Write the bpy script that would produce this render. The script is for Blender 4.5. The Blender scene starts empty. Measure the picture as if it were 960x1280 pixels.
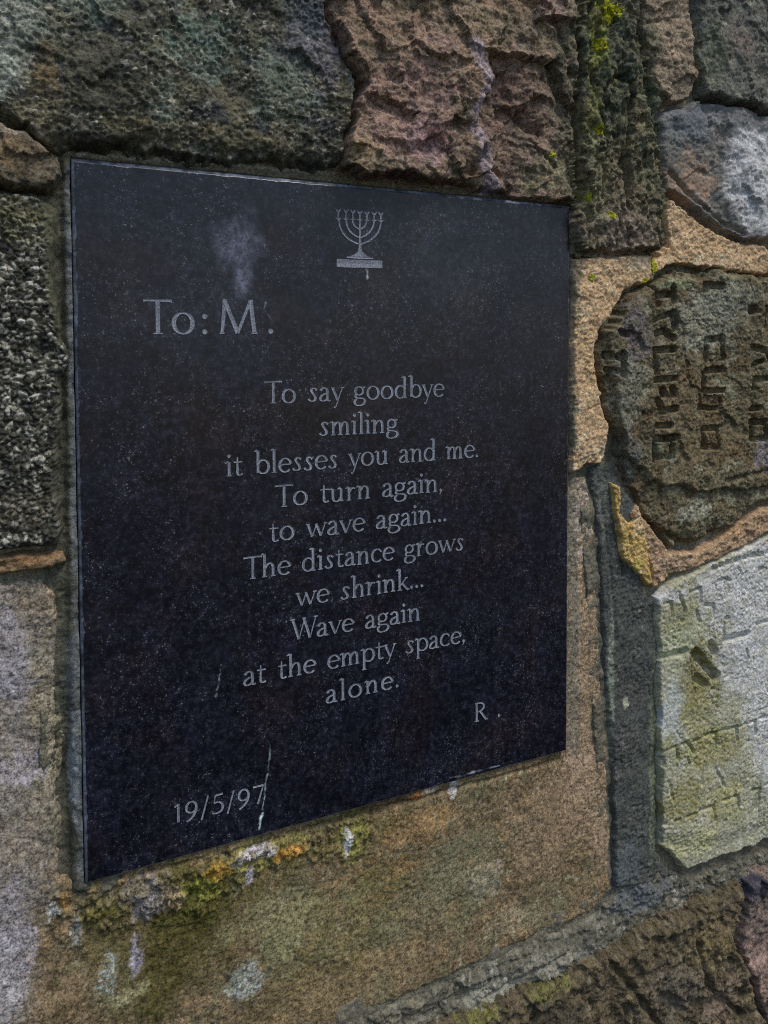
import bpy, math, random
import numpy as np

# ---------------------------------------------------------------- camera, sky, sun, exposure
S = bpy.context.scene
Z0 = 1.10                      # height of the plaque's lower edge above the ground
def from_mm(x, h, z):          # wall millimetres: x right, h out of the wall, z up from the plaque's lower edge
    return (x / 1000.0, -h / 1000.0, z / 1000.0 + Z0)
from mathutils import Matrix
cd = bpy.data.cameras.new('camera'); cam = bpy.data.objects.new('camera', cd); S.collection.objects.link(cam)
cam.matrix_world = Matrix(((0.898812, 0.021626, -0.437800, -0.047254), (-0.438318, 0.035748, -0.898109, -0.551459),
                            (-0.003772, 0.999127, 0.041610, 0.351927 + Z0), (0, 0, 0, 1)))
cd.sensor_fit = 'AUTO'; cd.sensor_width = 36.0; cd.lens = 28.1250; cd.shift_x = 0.00000; cd.shift_y = -0.12391
S.camera = cam
cd.clip_start = 0.02; cd.clip_end = 500.0
SUN_EL, SUN_AZ = math.radians(59), math.radians(148)     # azimuth measured from +Y towards +X
w = bpy.data.worlds.new('World'); S.world = w; w.use_nodes = True
wn = w.node_tree.nodes; wl = w.node_tree.links
bgn = wn['Background']; sky = wn.new('ShaderNodeTexSky'); sky.sky_type = 'NISHITA'
sky.sun_disc = False; sky.sun_elevation = SUN_EL; sky.sun_rotation = SUN_AZ
sky.air_density = 1.0; sky.dust_density = 1.2; sky.ozone_density = 1.0
wl.new(sky.outputs[0], bgn.inputs[0]); bgn.inputs[1].default_value = 0.09
sl = bpy.data.lights.new('sun', 'SUN'); so = bpy.data.objects.new('sun', sl); S.collection.objects.link(so)
sl.energy = 1.5; sl.angle = math.radians(18); sl.color = (1.0, 0.93, 0.83)
sd = np.array([math.sin(SUN_AZ) * math.cos(SUN_EL), math.cos(SUN_AZ) * math.cos(SUN_EL), math.sin(SUN_EL)])
from mathutils import Vector
so.rotation_euler = Vector(sd).to_track_quat('Z', 'Y').to_euler(); so.location = (-0.5, -2.0, 4.0)
S.view_settings.view_transform = 'Standard'; S.view_settings.look = 'None'
S.view_settings.exposure = 0.14; S.view_settings.gamma = 1.0
SAT = 0.9; KA = 2.7                        # authored colours are as seen in shade; KA brings them to real albedo

S.cycles.use_denoising = False; S.cycles.filter_width = 1.05

# ---------------------------------------------------------------- noise
_rg = np.random.default_rng(7)
_ANG = _rg.random((256, 256)).astype(np.float32)
_GC = np.cos(_ANG * 6.2831853); _GS = np.sin(_ANG * 6.2831853)
def rnd(ix, iy, seed): return _ANG[(ix + seed * 37) & 255, (iy + seed * 91 + 13) & 255]
def perlin(x, y, seed):
    x0 = np.floor(x); y0 = np.floor(y); fx = (x - x0).astype(np.float32); fy = (y - y0).astype(np.float32)
    ix = (x0.astype(np.int32) + seed * 37) & 255; iy = (y0.astype(np.int32) + seed * 91) & 255
    jx = (ix + 1) & 255; jy = (iy + 1) & 255
    u = fx * fx * fx * (fx * (fx * 6 - 15) + 10); v = fy * fy * fy * (fy * (fy * 6 - 15) + 10)
    a = _GC[ix, iy] * fx + _GS[ix, iy] * fy; b = _GC[jx, iy] * (fx - 1) + _GS[jx, iy] * fy
    c = _GC[ix, jy] * fx + _GS[ix, jy] * (fy - 1); d = _GC[jx, jy] * (fx - 1) + _GS[jx, jy] * (fy - 1)
    p = a + u * (b - a); q = c + u * (d - c)
    return (p + v * (q - p)) * 1.5
def fbm(x, y, scale, octs=4, seed=1, rough=0.5, ridge=False):
    t = 0; amp = 1.0; tot = 0; f = 1.0 / scale
    for k in range(octs):
        n = perlin(x * f + 17.3 * k, y * f - 9.1 * k, seed + k * 31)
        if ridge: n = 1 - 2 * np.abs(n)
        t = t + amp * n; tot += amp; amp *= rough; f *= 2.03
    return t / tot
def worley(x, y, cell, seed):
    X = x / cell; Y = y / cell; ix = np.floor(X).astype(np.int32); iy = np.floor(Y).astype(np.int32)
    f1 = np.full(x.shape, 9.0); f2 = np.full(x.shape, 9.0); idr = np.zeros(x.shape)
    for dx in (-1, 0, 1):
        for dy in (-1, 0, 1):
            cx = ix + dx; cy = iy + dy
            px = cx + rnd(cx, cy, seed); py = cy + rnd(cx, cy, seed + 7)
            d = np.hypot(X - px, Y - py); near = d < f1
            f2 = np.where(near, f1, np.minimum(f2, d)); idr = np.where(near, rnd(cx, cy, seed + 13), idr)
            f1 = np.where(near, d, f1)
    return f1, f2, idr
def facets(x, y, cell, seed):      # broken faces: each cell is a plane of its own tilt
    X = x / cell; Y = y / cell; ix = np.floor(X).astype(np.int32); iy = np.floor(Y).astype(np.int32)
    f1 = np.full(x.shape, 9.0, np.float32); out = np.zeros(x.shape, np.float32)
    for dx in (-1, 0, 1):
        for dy in (-1, 0, 1):
            cx = ix + dx; cy = iy + dy
            u = X - cx - rnd(cx, cy, seed); v = Y - cy - rnd(cx, cy, seed + 7); d = np.hypot(u, v); near = d < f1
            h = (rnd(cx, cy, seed + 3) - 0.5) * 2.4 * u + (rnd(cx, cy, seed + 5) - 0.65) * 2.4 * v + (rnd(cx, cy, seed + 9) - 0.5) * 0.9
            out = np.where(near, h, out); f1 = np.where(near, d, f1)
    return out
def sst(a, b, x):
    t = np.clip((x - a) / (b - a), 0, 1); return t * t * (3 - 2 * t)
def seg_dist(x, y, pts, closed=False):
    P = [np.array(p, float) for p in pts]; n = len(P); best = np.full(x.shape, 1e9)
    for i in range(n if closed else n - 1):
        a = P[i]; b = P[(i + 1) % n]; d = b - a; L = d @ d + 1e-9
        t = np.clip(((x - a[0]) * d[0] + (y - a[1]) * d[1]) / L, 0, 1)
        best = np.minimum(best, (x - a[0] - t * d[0]) ** 2 + (y - a[1] - t * d[1]) ** 2)
    return np.sqrt(best)
def inside(x, y, pts):
    r = np.zeros(x.shape, bool); n = len(pts)
    for i in range(n):
        x1, y1 = pts[i]; x2, y2 = pts[(i + 1) % n]
        if y1 == y2: continue
        c = ((y1 > y) != (y2 > y)) & (x < (x2 - x1) * (y - y1) / (y2 - y1) + x1); r ^= c
    return r
def sdist(x, y, pts):            # positive inside
    d = seg_dist(x, y, pts, True); return np.where(inside(x, y, pts), d, -d)
def lin(hexs):
    v = np.array([int(hexs[i:i + 2], 16) for i in (0, 2, 4)]) / 255.0
    return np.where(v <= 0.04045, v / 12.92, ((v + 0.055) / 1.055) ** 2.4)
def alb(hexs):
    c = lin(hexs); g = c @ np.array((0.3, 0.59, 0.11)); return np.minimum((g + (c - g) * SAT) * KA, 0.82)

# ---------------------------------------------------------------- objects
def tag(o, label=None, cat=None, group=None, kind=None):
    if label: o['label'] = label
    if cat: o['category'] = cat
    if group: o['group'] = group
    if kind: o['kind'] = kind
    return o
def empty(name, loc):
    o = bpy.data.objects.new(name, None); S.collection.objects.link(o); o.location = loc; o.empty_display_size = 0.05; return o
def link(name, me, mat, parent, loc):
    o = bpy.data.objects.new(name, me); S.collection.objects.link(o)
    me.materials.append(mat)
    if parent is not None:
        o.parent = parent; o.location = Vector(loc) - parent.location
    else: o.location = loc
    return o
def raw_mesh(name, V, loops, starts, smooth=True, col=None):
    me = bpy.data.meshes.new(name); n = len(V)
    me.vertices.add(n); me.vertices.foreach_set('co', np.asarray(V, np.float32).ravel())
    me.loops.add(len(loops)); me.loops.foreach_set('vertex_index', np.asarray(loops, np.int32))
    me.polygons.add(len(starts)); me.polygons.foreach_set('loop_start', np.asarray(starts, np.int32))
    me.update(calc_edges=True)
    me.polygons.foreach_set('use_smooth', np.full(len(starts), smooth, bool))
    if col is not None:
        at = me.color_attributes.new('albedo', 'FLOAT_COLOR', 'POINT')
        c = np.ones((n, 4), np.float32); c[:, :3] = col; at.data.foreach_set('color', c.ravel())
    me.update(); return me
def grid_solid(name, X, Zc, H, mask, col, back, mat, parent, loc_mm):
    """closed block: relief front face over the masked vertices, skirt and back at depth `back` (mm)"""
    nz, nx = X.shape
    cell = mask[:-1, :-1] & mask[1:, :-1] & mask[:-1, 1:] & mask[1:, 1:]
    used = np.zeros_like(mask); used[:-1, :-1] |= cell; used[1:, :-1] |= cell; used[:-1, 1:] |= cell; used[1:, 1:] |= cell
    idx = np.full(mask.shape, -1); nf = int(used.sum()); idx[used] = np.arange(nf)
    ox, oh, oz = loc_mm
    def co(x, h, z): return np.stack([(x - ox) / 1000, -(h - oh) / 1000, (z - oz) / 1000], -1)
    V = [co(X[used], H[used], Zc[used])]; C = [col[used]]
    a = idx[:-1, :-1][cell]; b = idx[:-1, 1:][cell]; c = idx[1:, 1:][cell]; d = idx[1:, :-1][cell]
    quads = [np.stack([a, b, c, d], 1)]
    # boundary edges
    pad = np.pad(cell, 1)
    E = []
    up = cell & ~pad[2:, 1:-1]; dn = cell & ~pad[:-2, 1:-1]; rt = cell & ~pad[1:-1, 2:]; lf = cell & ~pad[1:-1, :-2]
    E.append(np.stack([idx[1:, 1:][up], idx[1:, :-1][up]], 1)); E.append(np.stack([idx[:-1, :-1][dn], idx[:-1, 1:][dn]], 1))
    E.append(np.stack([idx[:-1, 1:][rt], idx[1:, 1:][rt]], 1)); E.append(np.stack([idx[1:, :-1][lf], idx[:-1, :-1][lf]], 1))
    E = np.concatenate(E); bv = np.unique(E); bmap = np.full(nf, -1); bmap[bv] = np.arange(len(bv)) + nf
    fv = V[0][bv].copy(); fv[:, 1] = -(back - oh) / 1000; V.append(fv); C.append(C[0][bv])
    quads.append(np.stack([E[:, 1], E[:, 0], bmap[E[:, 0]], bmap[E[:, 1]]], 1))
    # back: one strip per run of cells in a row
    base = nf + len(bv); bq = []; bvv = []; bc = []
    for j in range(nz - 1):
        r = np.flatnonzero(np.diff(np.concatenate([[0], cell[j].astype(int), [0]])))
        for s, e in zip(r[::2], r[1::2]):
            k = base + len(bvv)
            for (i, jj) in ((s, j), (s, j + 1), (e, j + 1), (e, j)):
                bvv.append(co(X[jj, i], back, Zc[jj, i])); bc.append(col[jj, i])
            bq.append((k, k + 1, k + 2, k + 3))
    V.append(np.array(bvv)); C.append(np.array(bc)); quads.append(np.array(bq))
    Q = np.concatenate(quads)
    me = raw_mesh(name, np.concatenate(V), Q.ravel(), np.arange(len(Q)) * 4, True, np.concatenate(C))
    return link(name, me, mat, parent, from_mm(*loc_mm))

# ---------------------------------------------------------------- materials
def node(nt, t, **kw):
    n = nt.nodes.new(t)
    for k, v in kw.items():
        if k in n.inputs: n.inputs[k].default_value = v
        else: setattr(n, k, v)
    return n
def mathn(nt, op, a, b, clamp=False):
    n = nt.nodes.new('ShaderNodeMath'); n.operation = op; n.use_clamp = clamp
    for i, v in enumerate((a, b)):
        if isinstance(v, (int, float)): n.inputs[i].default_value = v
        else: nt.links.new(v, n.inputs[i])
    return n.outputs[0]
def ramp(nt, src, lo, hi, a=0.0, b=1.0):
    n = nt.nodes.new('ShaderNodeMapRange'); n.interpolation_type = 'SMOOTHSTEP'
    n.inputs['From Min'].default_value = lo; n.inputs['From Max'].default_value = hi
    n.inputs['To Min'].default_value = a; n.inputs['To Max'].default_value = b
    nt.links.new(src, n.inputs['Value']); return n.outputs[0]
def mixc(nt, fac, a, b, mode='MIX'):
    n = nt.nodes.new('ShaderNodeMix'); n.data_type = 'RGBA'; n.blend_type = mode
    for i, v in ((0, fac), (6, a), (7, b)):
        if isinstance(v, (int, float)): n.inputs[i].default_value = v
        elif isinstance(v, (tuple, list, np.ndarray)): n.inputs[i].default_value = (*[float(q) for q in v], 1)[:4]
        else: nt.links.new(v, n.inputs[i])
    return n.outputs[2]
def noise_tex(nt, vec, scale, detail=4, rough=0.6, dist=0.0):
    n = node(nt, 'ShaderNodeTexNoise', Scale=scale, Detail=detail, Roughness=rough, Distortion=dist)
    nt.links.new(vec, n.inputs['Vector']); return n.outputs['Fac']
def stone_mat(name, grain=0.5, gscale=900, bump=0.6, fleck=0.0, rough=0.92, spec=0.25, stretch=None):
    m = bpy.data.materials.new(name); m.use_nodes = True; nt = m.node_tree; bs = nt.nodes['Principled BSDF']
    geo = nt.nodes.new('ShaderNodeTexCoord'); vec = geo.outputs['Object']
    if stretch:
        mp = nt.nodes.new('ShaderNodeMapping'); mp.inputs['Scale'].default_value = stretch
        nt.links.new(vec, mp.inputs['Vector']); vec = mp.outputs[0]
    at = nt.nodes.new('ShaderNodeAttribute'); at.attribute_name = 'albedo'
    n1 = noise_tex(nt, vec, gscale, 3, 0.7); n2 = noise_tex(nt, vec, gscale * 0.33, 4, 0.65, 0.3)
    g = mathn(nt, 'ADD', mathn(nt, 'MULTIPLY', n1, 0.55), mathn(nt, 'MULTIPLY', n2, 0.45))
    k = ramp(nt, g, 0.36, 0.64, 1 - grain, 1 + grain)
    sc = nt.nodes.new('ShaderNodeVectorMath'); sc.operation = 'SCALE'
    nt.links.new(at.outputs['Color'], sc.inputs[0]); nt.links.new(k, sc.inputs['Scale'])
    c = sc.outputs[0]
    if fleck > 0:
        vo = node(nt, 'ShaderNodeTexVoronoi', Scale=gscale * 0.55); nt.links.new(vec, vo.inputs['Vector'])
        sp = nt.nodes.new('ShaderNodeSeparateColor'); nt.links.new(vo.outputs['Color'], sp.inputs[0])
        f = mathn(nt, 'MULTIPLY', ramp(nt, sp.outputs[0], 0.86, 0.95), ramp(nt, vo.outputs['Distance'], 0.42, 0.25))
        sc2 = nt.nodes.new('ShaderNodeVectorMath'); sc2.operation = 'SCALE'; nt.links.new(c, sc2.inputs[0]); sc2.inputs['Scale'].default_value = 2.0
        c = mixc(nt, mathn(nt, 'MULTIPLY', f, fleck), c, sc2.outputs[0])
    nt.links.new(c, bs.inputs['Base Color'])
    bs.inputs['Roughness'].default_value = rough; bs.inputs['Specular IOR Level'].default_value = spec
    b = node(nt, 'ShaderNodeBump', Strength=bump, Distance=0.0012); nt.links.new(g, b.inputs['Height']); nt.links.new(b.outputs[0], bs.inputs['Normal'])
    return m

# ---------------------------------------------------------------- relief blocks
PLQ = (0.0, 400.0, 0.0, 476.6)      # the plaque's rectangle on the wall
BACK = -190.0
GRIDS = {}
def build_block(key, sp, root):
    name = sp.get('name', 'wall_stone'); pts = sp['pts']; h0 = sp['h']; dx = sp.get('dx', 1.0); seed = sp['seed']
    P = np.array(pts); lo = P.min(0) - 8; hi = P.max(0) + 8
    xs = np.arange(lo[0], hi[0], dx); zs = np.arange(lo[1], hi[1], dx)
    Xg, Zg = np.meshgrid(xs.astype(np.float32), zs.astype(np.float32))
    x0, x1, z0, z1 = PLQ
    dpg = np.minimum(np.minimum(Xg - x0, x1 - Xg), np.minimum(Zg - z0, z1 - Zg))       # inside the plaque's pocket
    ww = sp.get('warp', 4.0)
    val = (dpg < 5) & (sdist(Xg, Zg, pts) > -(7 + 1.2 * ww))
    if sp.get('clip'): val &= sp['clip'](Xg, Zg)
    X = Xg[val]; Zc = Zg[val]; dp = dpg[val]
    # one warp for the whole wall, so that neighbouring stones keep to the same joint
    Xw = X + ww * (fbm(X, Zc, 28, 4, 100) * 1.3 + 0.35 * fbm(X, Zc, 6, 3, 102)); Zw = Zc + ww * (fbm(X, Zc, 28, 4, 200) * 1.3 + 0.35 * fbm(X, Zc, 6, 3, 202))
    d = sdist(Xw, Zw, pts)
    r = sp.get('r', 10.0) * 0.62; drop = sp.get('drop', 16.0)
    t = np.clip(d / r, -1, 1)
    edge = np.where(t < 0, 1 - 1.6 * t, (1 - np.clip(t, 0, 1)) ** 2.0)
    amp_edge = np.clip(d / r + 0.35, 0, 1)
    H = h0 - drop * edge
    tx, tz = sp.get('tilt', (0, 0)); cx, cz = P.mean(0)
    H = H + (tx * (X - cx) + tz * (Zc - cz)) * amp_edge
    for (sc, am, oc, ridge, ax) in sp.get('rough', []):
        H = H + am * fbm(X * ax, Zc, sc, oc, seed + int(sc * 13), 0.55, ridge) * amp_edge
    for (sc, am, ax) in sp.get('facets', []):
        xf = X + sc * 0.45 * fbm(X, Zc, sc * 0.8, 4, seed + 811); zf = Zc + sc * 0.45 * fbm(X, Zc, sc * 0.8, 4, seed + 812)
        H = H + am * facets(xf * ax, zf, sc, seed + int(sc)) * amp_edge
    mi = sp.get('micro', 1.0) * (0.35 + 1.3 * sst(-0.3, 0.35, fbm(X, Zc, 45, 4, seed + 803, 0.6)))
    n1 = fbm(X, Zc, 3.2, 3, seed + 801, 0.7); n2 = fbm(X, Zc, 11, 4, seed + 802, 0.6, True)
    H = H + mi * amp_edge * (1.0 * n1 - 0.8 * np.clip(n2 - 0.15, 0, 1) - 2.2 * np.clip(n1 * -1 - 0.28, 0, 1))
    # colours
    cs = sp['cols']; col = np.empty(X.shape + (3,)); col[:] = alb(cs[0][0])
    for q, (hx, sc, lo_, hi_) in enumerate(cs[1:]):
        m = sst(lo_, hi_, fbm(Xw, Zw, sc, 5, seed + 300 + q * 17, 0.6))[..., None]
        col = col + (alb(hx) - col) * m
    for f in sp.get('feat', []):
        k = f[0]
        if k in ('crack', 'groove'):
            L = f[1]; wd = f[2]; dep = f[3]; P2 = np.array(L)
            b = (X > P2[:, 0].min() - wd * 4 - 6) & (X < P2[:, 0].max() + wd * 4 + 6) & (Zc > P2[:, 1].min() - wd * 4 - 6) & (Zc < P2[:, 1].max() + wd * 4 + 6)
            if not b.any(): continue
            xx = X[b]; zz = Zc[b]; wj = f[4] if len(f) > 4 else 1.5
            xj = xx + wj * fbm(xx, zz, 9, 3, seed + 400); zj = zz + wj * fbm(xx, zz, 9, 3, seed + 500)
            dd = seg_dist(xj, zj, L)
            wv = wd * (1 + (0.5 if k == 'crack' else 0.25) * fbm(xx, zz, 14, 2, seed + 600))
            if k == 'crack': H[b] -= dep * np.exp(-(dd / wv) ** 2)
            else: H[b] -= dep * (1 - sst(wv * 0.7, wv * 1.1, dd)) * (0.8 + 0.5 * fbm(xx, zz, 16, 2, seed + 700))
        elif k == 'poly':
            dd = sdist(Xw, Zw, f[1]); H += f[2] * sst(-f[3], f[3], dd) * amp_edge
        elif k == 'slope':      # raised inside polygon, falling away from its outline over f[3] mm
            dd = sdist(Xw, Zw, f[1]); H += f[2] * np.clip(1 - dd / f[3], 0, 1) * (dd > 0) * amp_edge
        elif k == 'crust':      # growth and lime lifting off the face
            dd = sdist(Xw, Zw, f[1]); cr = fbm(X, Zc, 9, 5, seed + 831, 0.65)
            H += f[2] * sst(-0.08, 0.22, cr) * (0.75 + 0.6 * fbm(X, Zc, 3, 2, seed + 832)) * sst(-4, 4, dd) * amp_edge
        elif k == 'blob':
            q = ((Xw - f[1]) / f[3]) ** 2 + ((Zw - f[2]) / f[4]) ** 2; H += f[5] * np.exp(-q) * amp_edge
    for f in sp.get('pebbles', []):
        cell, am, lightfrac, hexl, sq = f
        xj = X + 1.2 * fbm(X, Zc, 7, 2, seed + 41); zj = Zc + 1.2 * fbm(X, Zc, 7, 2, seed + 43)
        f1, f2, idr = worley(xj, zj * sq, cell, seed + int(cell * 10))
        gate = sst(-0.35, 0.25, fbm(X, Zc, 40, 3, seed + 47) + sp.get('pebgate', 0.2)) * amp_edge
        if sp.get('quiet'): gate = gate * (1 - sst(-3, 3, sdist(Xw, Zw, sp['quiet'])))
        dome = np.clip(f2 - f1, 0, 0.6) / 0.6
        H = H + gate * am * (0.4 + 0.9 * ((idr * 7.31) % 1)) * dome
        lm = (sst(1 - lightfrac - 0.03, 1 - lightfrac + 0.03, idr) * sst(0.08, 0.25, f2 - f1) * gate)[..., None]
        var = 0.72 + 0.55 * ((idr * 13.7) % 1)
        col = col * (1 + (var[..., None] - 1) * 0.7 * gate[..., None])
        col = col + (alb(hexl) * var[..., None] - col) * lm
    for f in sp.get('paint', []):       # mineral colour, stains and growth with their own outline
        k = f[0]
        if k == 'blob':
            _, px, pz, rx, rz, hx, st, nz_, nsc = f
            q = np.sqrt(((X - px) / rx) ** 2 + ((Zc - pz) / rz) ** 2) + 0.95 * fbm(X * 1.25, Zc, max(rx, rz) * 0.8, 5, seed + int(abs(px) + abs(pz)), 0.62)
            q = q + 0.30 * fbm(X, Zc, 6, 3, seed + 821, 0.7) + 0.34 * fbm(X, Zc, 2.4, 2, seed + 822); m = 1 - sst(0.62, 1.08, q)
        else:
            _, L, wd, hx, st, nz_, nsc = f
            if k == 'line':
                q = seg_dist(X + 2.0 * fbm(X, Zc, 8, 3, seed + 61), Zc + 2.0 * fbm(X, Zc, 8, 3, seed + 62), L); m = 1 - sst(wd * 0.5, wd, q)
            else: m = sst(-wd * 0.8, wd * 0.8, wd * 0.9 * fbm(X, Zc, 4, 3, seed + 823, 0.7) + sdist(X + wd * 0.7 * fbm(X, Zc, 25, 4, seed + 71), Zc + wd * 0.7 * fbm(X, Zc, 25, 4, seed + 72), L))
        if nz_ > 0: m = m * (1 - nz_ + nz_ * sst(-0.22, 0.22, fbm(X, Zc, nsc, 4, seed + 81 + int(nsc), 0.65)))
        m = (m * st)[..., None]; col = col + (alb(hx) - col) * m
    g = sp.get('grain', 0.16)
    col = col * (1 + g * fbm(X, Zc, 2.6, 3, seed + 91, 0.8) * 2.1 + 0.14 * fbm(X, Zc, 14, 3, seed + 92))[..., None]
    col = np.clip(col, 0.004, 0.85)
    gl = sp.get('gap', 1.6)
    H = np.where(dp > -gl, np.minimum(H, -23.0), H)
    mask = (d > -5.5) & (dp < 4)
    Hf = np.full(Xg.shape, -30.0, np.float32); Hf[val] = H; mf = np.zeros(Xg.shape, bool); mf[val] = mask
    cf = np.zeros(Xg.shape + (3,), np.float32); cf[val] = col; X, Zc, H, mask, col = Xg, Zg, Hf, mf, cf
    loc = (float(np.clip(cx, -150, 800)), h0, float(cz))
    o = grid_solid(name, X, Zc, H, mask, col, sp.get('back', BACK), sp['mat'], root, loc)
    GRIDS[key] = (X, Zc, H, mask, dx)
    if sp.get('label'): tag(o, sp['label'], sp.get('cat'), sp.get('group'))
    return o
# ---------------------------------------------------------------- the wall
wall = empty('stone_wall', from_mm(300, -100, -352))
tag(wall, 'old rubble stone wall with sandy mortar joints carrying the black plaque', 'wall')
M_GRIT = stone_mat('dark_gritstone', 0.65, 620, 0.5, 0.5)
M_AGG = stone_mat('aggregate_concrete', 0.5, 700, 0.7, 0.3)
M_SAND = stone_mat('sandstone', 0.72, 760, 0.4, 0.5)
M_ROUGH = stone_mat('rough_sandstone', 0.68, 650, 0.5, 0.3)
M_BED = stone_mat('layered_stone', 0.5, 600, 0.8, 0.2, stretch=(0.6, 1, 1.6))
M_MORT = stone_mat('mortar', 0.55, 1100, 0.8, 0.3)
M_LIME = stone_mat('pale_limestone', 0.42, 1000, 0.7, 0.25)
MATS = dict(grit=M_GRIT, agg=M_AGG, sand=M_SAND, rough=M_ROUGH, bed=M_BED, mort=M_MORT, lime=M_LIME)
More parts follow.
